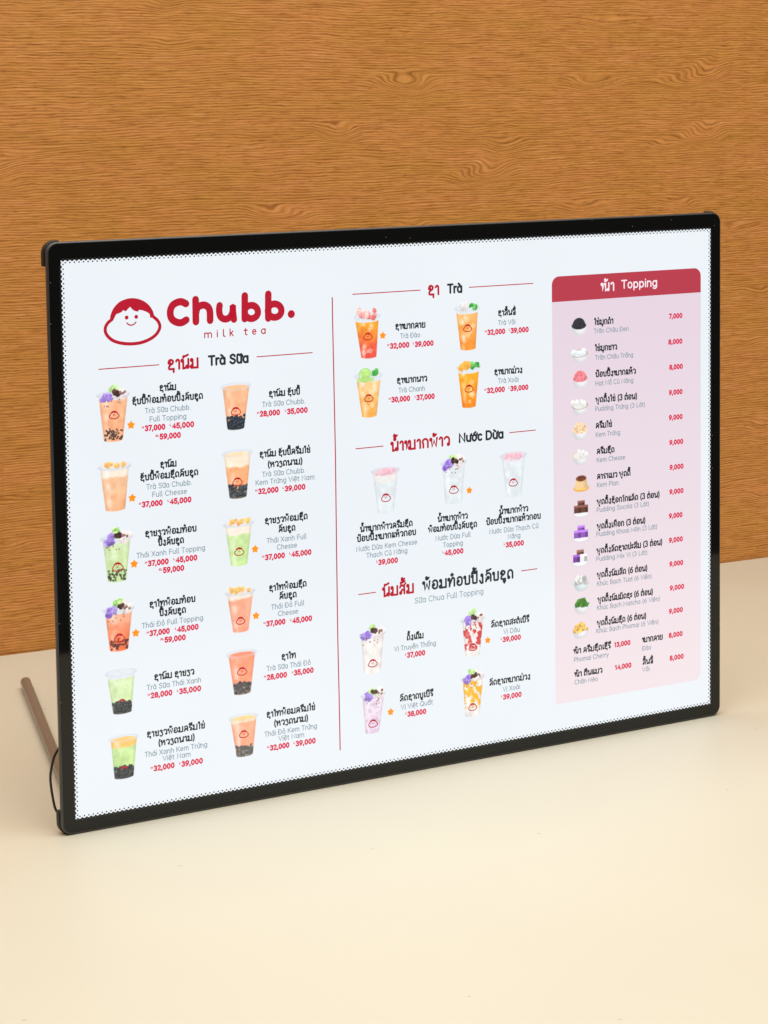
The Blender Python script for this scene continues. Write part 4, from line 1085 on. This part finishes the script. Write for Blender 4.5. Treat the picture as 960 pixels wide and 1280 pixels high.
cup(CUPS[5], 'green tea cup with an orange egg cream layer over tapioca pearls', top=(206, 234, 164), bottom=(190, 224, 144), foam=(255, 200, 112), foam_t=0.80, boba=DENSE, boba_t=0.24, surf=(255, 206, 130), seed=51)
cup(CUPS[6], 'plain orange milk tea cup over a black bed of tapioca pearls', **TEA, liq=0.97, boba=dict(n=60, r=1.3, dense=1, base=(52, 58, 64), col=(30, 40, 50)), boba_t=0.27, surf=(255, 198, 150), seed=61)
cup(CUPS[7], 'orange milk tea cup with cream layer over tapioca pearls', top=(254, 184, 134), bottom=(252, 170, 116), foam=(253, 232, 206), foam_t=0.72, boba=dict(n=50, r=1.25, dense=1, base=(96, 94, 90), col=(48, 54, 58)), boba_t=0.25, surf=(254, 226, 186), seed=71)
cup(CUPS[8], 'green tea cup capped with crumbled cheese foam', top=(206, 232, 166), bottom=(200, 230, 156), foam=(250, 236, 218), foam_t=0.76, topping='cheese', seed=81)
cup(CUPS[9], 'salmon Thai tea cup capped with crumbled cheese foam', top=(255, 178, 146), bottom=(255, 168, 138), foam=(250, 228, 214), foam_t=0.84, topping='cheese', seed=91)
cup(CUPS[10], 'plain orange Thai tea cup over tapioca pearls', top=(255, 158, 124), bottom=(255, 160, 122), boba=dict(n=55, r=1.15, dense=1, base=(128, 112, 104), col=(60, 58, 60)), boba_t=0.25, surf=(255, 150, 120), seed=101)
cup(CUPS[11], 'salmon Thai tea cup with egg cream top over a grey bed of tapioca pearls', top=(255, 176, 142), bottom=(255, 166, 130), foam=(254, 222, 182), foam_t=0.88, boba=dict(n=60, r=0.9, dense=1, base=(120, 112, 106), col=(84, 82, 78)), boba_t=0.24, surf=(253, 214, 150), seed=111)
cup(CUPS[12], 'peach tea cup shading from orange to red under peach slices', top=(255, 168, 44), bottom=(240, 88, 72), liq=0.90, ice=8, topping='peach', seed=121)
cup(CUPS[13], 'pale orange lime tea cup with lime slice and mint leaf', top=(255, 206, 140), bottom=(250, 178, 84), liq=0.90, ice=9, topping='lime', seed=131)
cup(CUPS[14], 'orange lychee tea cup with white fruit and mint', top=(255, 188, 110), bottom=(248, 150, 54), liq=0.90, ice=8, topping='lychee', seed=141)
cup(CUPS[15], 'bright orange mango tea cup with orange fruit and mint', top=(255, 176, 40), bottom=(250, 134, 20), liq=0.88, ice=7, topping='orange', seed=151)
CL = dict(top=(226, 233, 236), bottom=(222, 231, 234))
cup(CUPS[16], 'clear coconut water cup with pink jelly over cream', **CL, foam=(240, 234, 226), foam_t=0.74, topping='jelly', pale=0.3, seed=161)
cup(CUPS[17], 'clear coconut water cup heaped with purple and green toppings', **CL, topping='full', pale=0.25, seed=171)
cup(CUPS[18], 'clear coconut water cup with pink jelly on top', **CL, topping='jelly', pale=0.3, seed=181)
YG = dict(top=(240, 234, 230), bottom=(238, 232, 228))
cup(CUPS[19], 'white yogurt cup heaped with purple and green toppings', **YG, topping='full', seed=191)
cup(CUPS[20], 'pale lilac yogurt cup heaped with purple and green toppings', top=(226, 206, 226), bottom=(222, 198, 222), streak=((240, 226, 238), 0.1, 0.9, 0.5), topping='full', seed=201)
cup(CUPS[21], 'yogurt cup swirled with red strawberry sauce', **YG, streak=((214, 64, 66), 0.18, 0.98, 0.50), topping='full', seed=211)
cup(CUPS[22], 'yogurt cup swirled with yellow mango sauce', **YG, streak=((255, 184, 36), 0.22, 0.98, 0.54), topping='full', seed=221)

def bowl(spec, label, kind, col, seed):
    u, v, w = spec
    h = w * 0.46
    p = Pic(-w * 0.66, w * 0.66, -w * 0.66, w * 0.66, PINK, 0.36)
    X, Y = p.X, p.Y
    wh = (240, 240, 243) if kind != 'clear' else (222, 236, 238)
    r_ = np.random.default_rng(seed)
    n2 = vnoise(X, Y, 1.2, seed)
    if kind in ('mound', 'bowl', 'pieces', 'clear'):
        m = p.ell(0, 0, h, w * 0.50) * (1 - sm(Y, -0.2, 0.3)) * sm(Y, -w * 0.50, -w * 0.42)
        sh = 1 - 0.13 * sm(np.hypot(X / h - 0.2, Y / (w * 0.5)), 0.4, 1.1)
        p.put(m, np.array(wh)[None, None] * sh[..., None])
        p.put(p.ell(0, 0.2, h, w * 0.19), np.array(wh) * 0.97)
    if kind == 'mound':
        m = p.ell(0, 0.6, h * 0.95, w * 0.19) + p.ell(0, w * 0.10, h * 0.80, w * 0.33) * sm(Y, 0, 1)
        p.put(m, np.array(col)[None, None] * (0.78 + 0.44 * n2[..., None]))
    elif kind == 'bowl':
        p.put(p.ell(0, 0.0, h * 0.9, w * 0.15), np.array(col) * 0.99)
        p.put(p.ring(0, 0.2, h, w * 0.19, 0.42) * 0.8 * (Y < 0.4 * w), (186, 158, 138) if seed % 2 else (226, 208, 190))
        for k in range(5):
            p.blob(r_.uniform(-0.4, 0.4) * w, r_.uniform(0, 0.18) * w, w * 0.15, col, seed + k, 0.05)
    elif kind in ('pieces', 'clear'):
        for k in range(20):
            gy = (k // 5) * 0.085 - 0.05
            p.blob(((k % 5) - 2 + r_.uniform(-0.3, 0.3)) * (0.165 - 0.028 * (k // 5)) * w, (gy + r_.uniform(-0.03, 0.03)) * w, w * r_.uniform(0.10, 0.14), np.clip(np.array(col) * r_.uniform(0.74, 1.12), 0, 255), seed + k, 0.26 if kind == 'pieces' else 0.06)
    elif kind == 'flan':
        p.put(p.ell(0, -w * 0.30, w * 0.47, w * 0.17), (238, 168, 66))
        p.put(p.ell(0, -w * 0.28, w * 0.42, w * 0.13), (248, 206, 120))
        m = (1 - sm(np.abs(X) - w * (0.30 + 0.10 * (0.22 * w - Y) / (0.5 * w)), -0.2, 0.3)) * sm(Y, -w * 0.34, -w * 0.28) * (1 - sm(Y, w * 0.20, w * 0.24))
        p.put(m, np.array([244, 206, 152.0])[None, None] * (1 - 0.12 * sm(X, 0, w * 0.4))[..., None])
        p.put(p.ell(0, w * 0.20, w * 0.31, w * 0.15), np.array([112, 58, 38.0])[None, None] * (0.8 + 0.5 * n2[..., None]))
    elif kind == 'cubes':
        p.put(p.ell(0, -w * 0.30, w * 0.46, w * 0.17), (243, 243, 246))
        p.put(p.ring(0, -w * 0.30, w * 0.46, w * 0.17, 0.4) * 0.4, (206, 204, 214))
        for (cx, cy), cc in zip(((0.0, 0.16), (-0.22, -0.08), (0.20, -0.08)), col):
            cc = np.array(cc, float); s = w * 0.21
            dx, dy = X - cx * w, Y - cy * w
            box = (1 - sm(np.abs(dx), s - 0.2, s + 0.25)) * (1 - sm(np.abs(dy), s * 0.86, s * 0.86 + 0.4))
            p.put(box, cc)
            p.put(box * sm(dy, s * 0.30, s * 0.42), np.clip(cc * 1.3 + 16, 0, 255))
            p.put(box * sm(dx, s * 0.15, s * 0.25) * (1 - sm(dy, s * 0.30, s * 0.42)), cc * 0.74)
    return p.mesh('topping_picture', u, v, label)
CH, TA, VA = (104, 62, 52), (146, 92, 190), (238, 238, 238)
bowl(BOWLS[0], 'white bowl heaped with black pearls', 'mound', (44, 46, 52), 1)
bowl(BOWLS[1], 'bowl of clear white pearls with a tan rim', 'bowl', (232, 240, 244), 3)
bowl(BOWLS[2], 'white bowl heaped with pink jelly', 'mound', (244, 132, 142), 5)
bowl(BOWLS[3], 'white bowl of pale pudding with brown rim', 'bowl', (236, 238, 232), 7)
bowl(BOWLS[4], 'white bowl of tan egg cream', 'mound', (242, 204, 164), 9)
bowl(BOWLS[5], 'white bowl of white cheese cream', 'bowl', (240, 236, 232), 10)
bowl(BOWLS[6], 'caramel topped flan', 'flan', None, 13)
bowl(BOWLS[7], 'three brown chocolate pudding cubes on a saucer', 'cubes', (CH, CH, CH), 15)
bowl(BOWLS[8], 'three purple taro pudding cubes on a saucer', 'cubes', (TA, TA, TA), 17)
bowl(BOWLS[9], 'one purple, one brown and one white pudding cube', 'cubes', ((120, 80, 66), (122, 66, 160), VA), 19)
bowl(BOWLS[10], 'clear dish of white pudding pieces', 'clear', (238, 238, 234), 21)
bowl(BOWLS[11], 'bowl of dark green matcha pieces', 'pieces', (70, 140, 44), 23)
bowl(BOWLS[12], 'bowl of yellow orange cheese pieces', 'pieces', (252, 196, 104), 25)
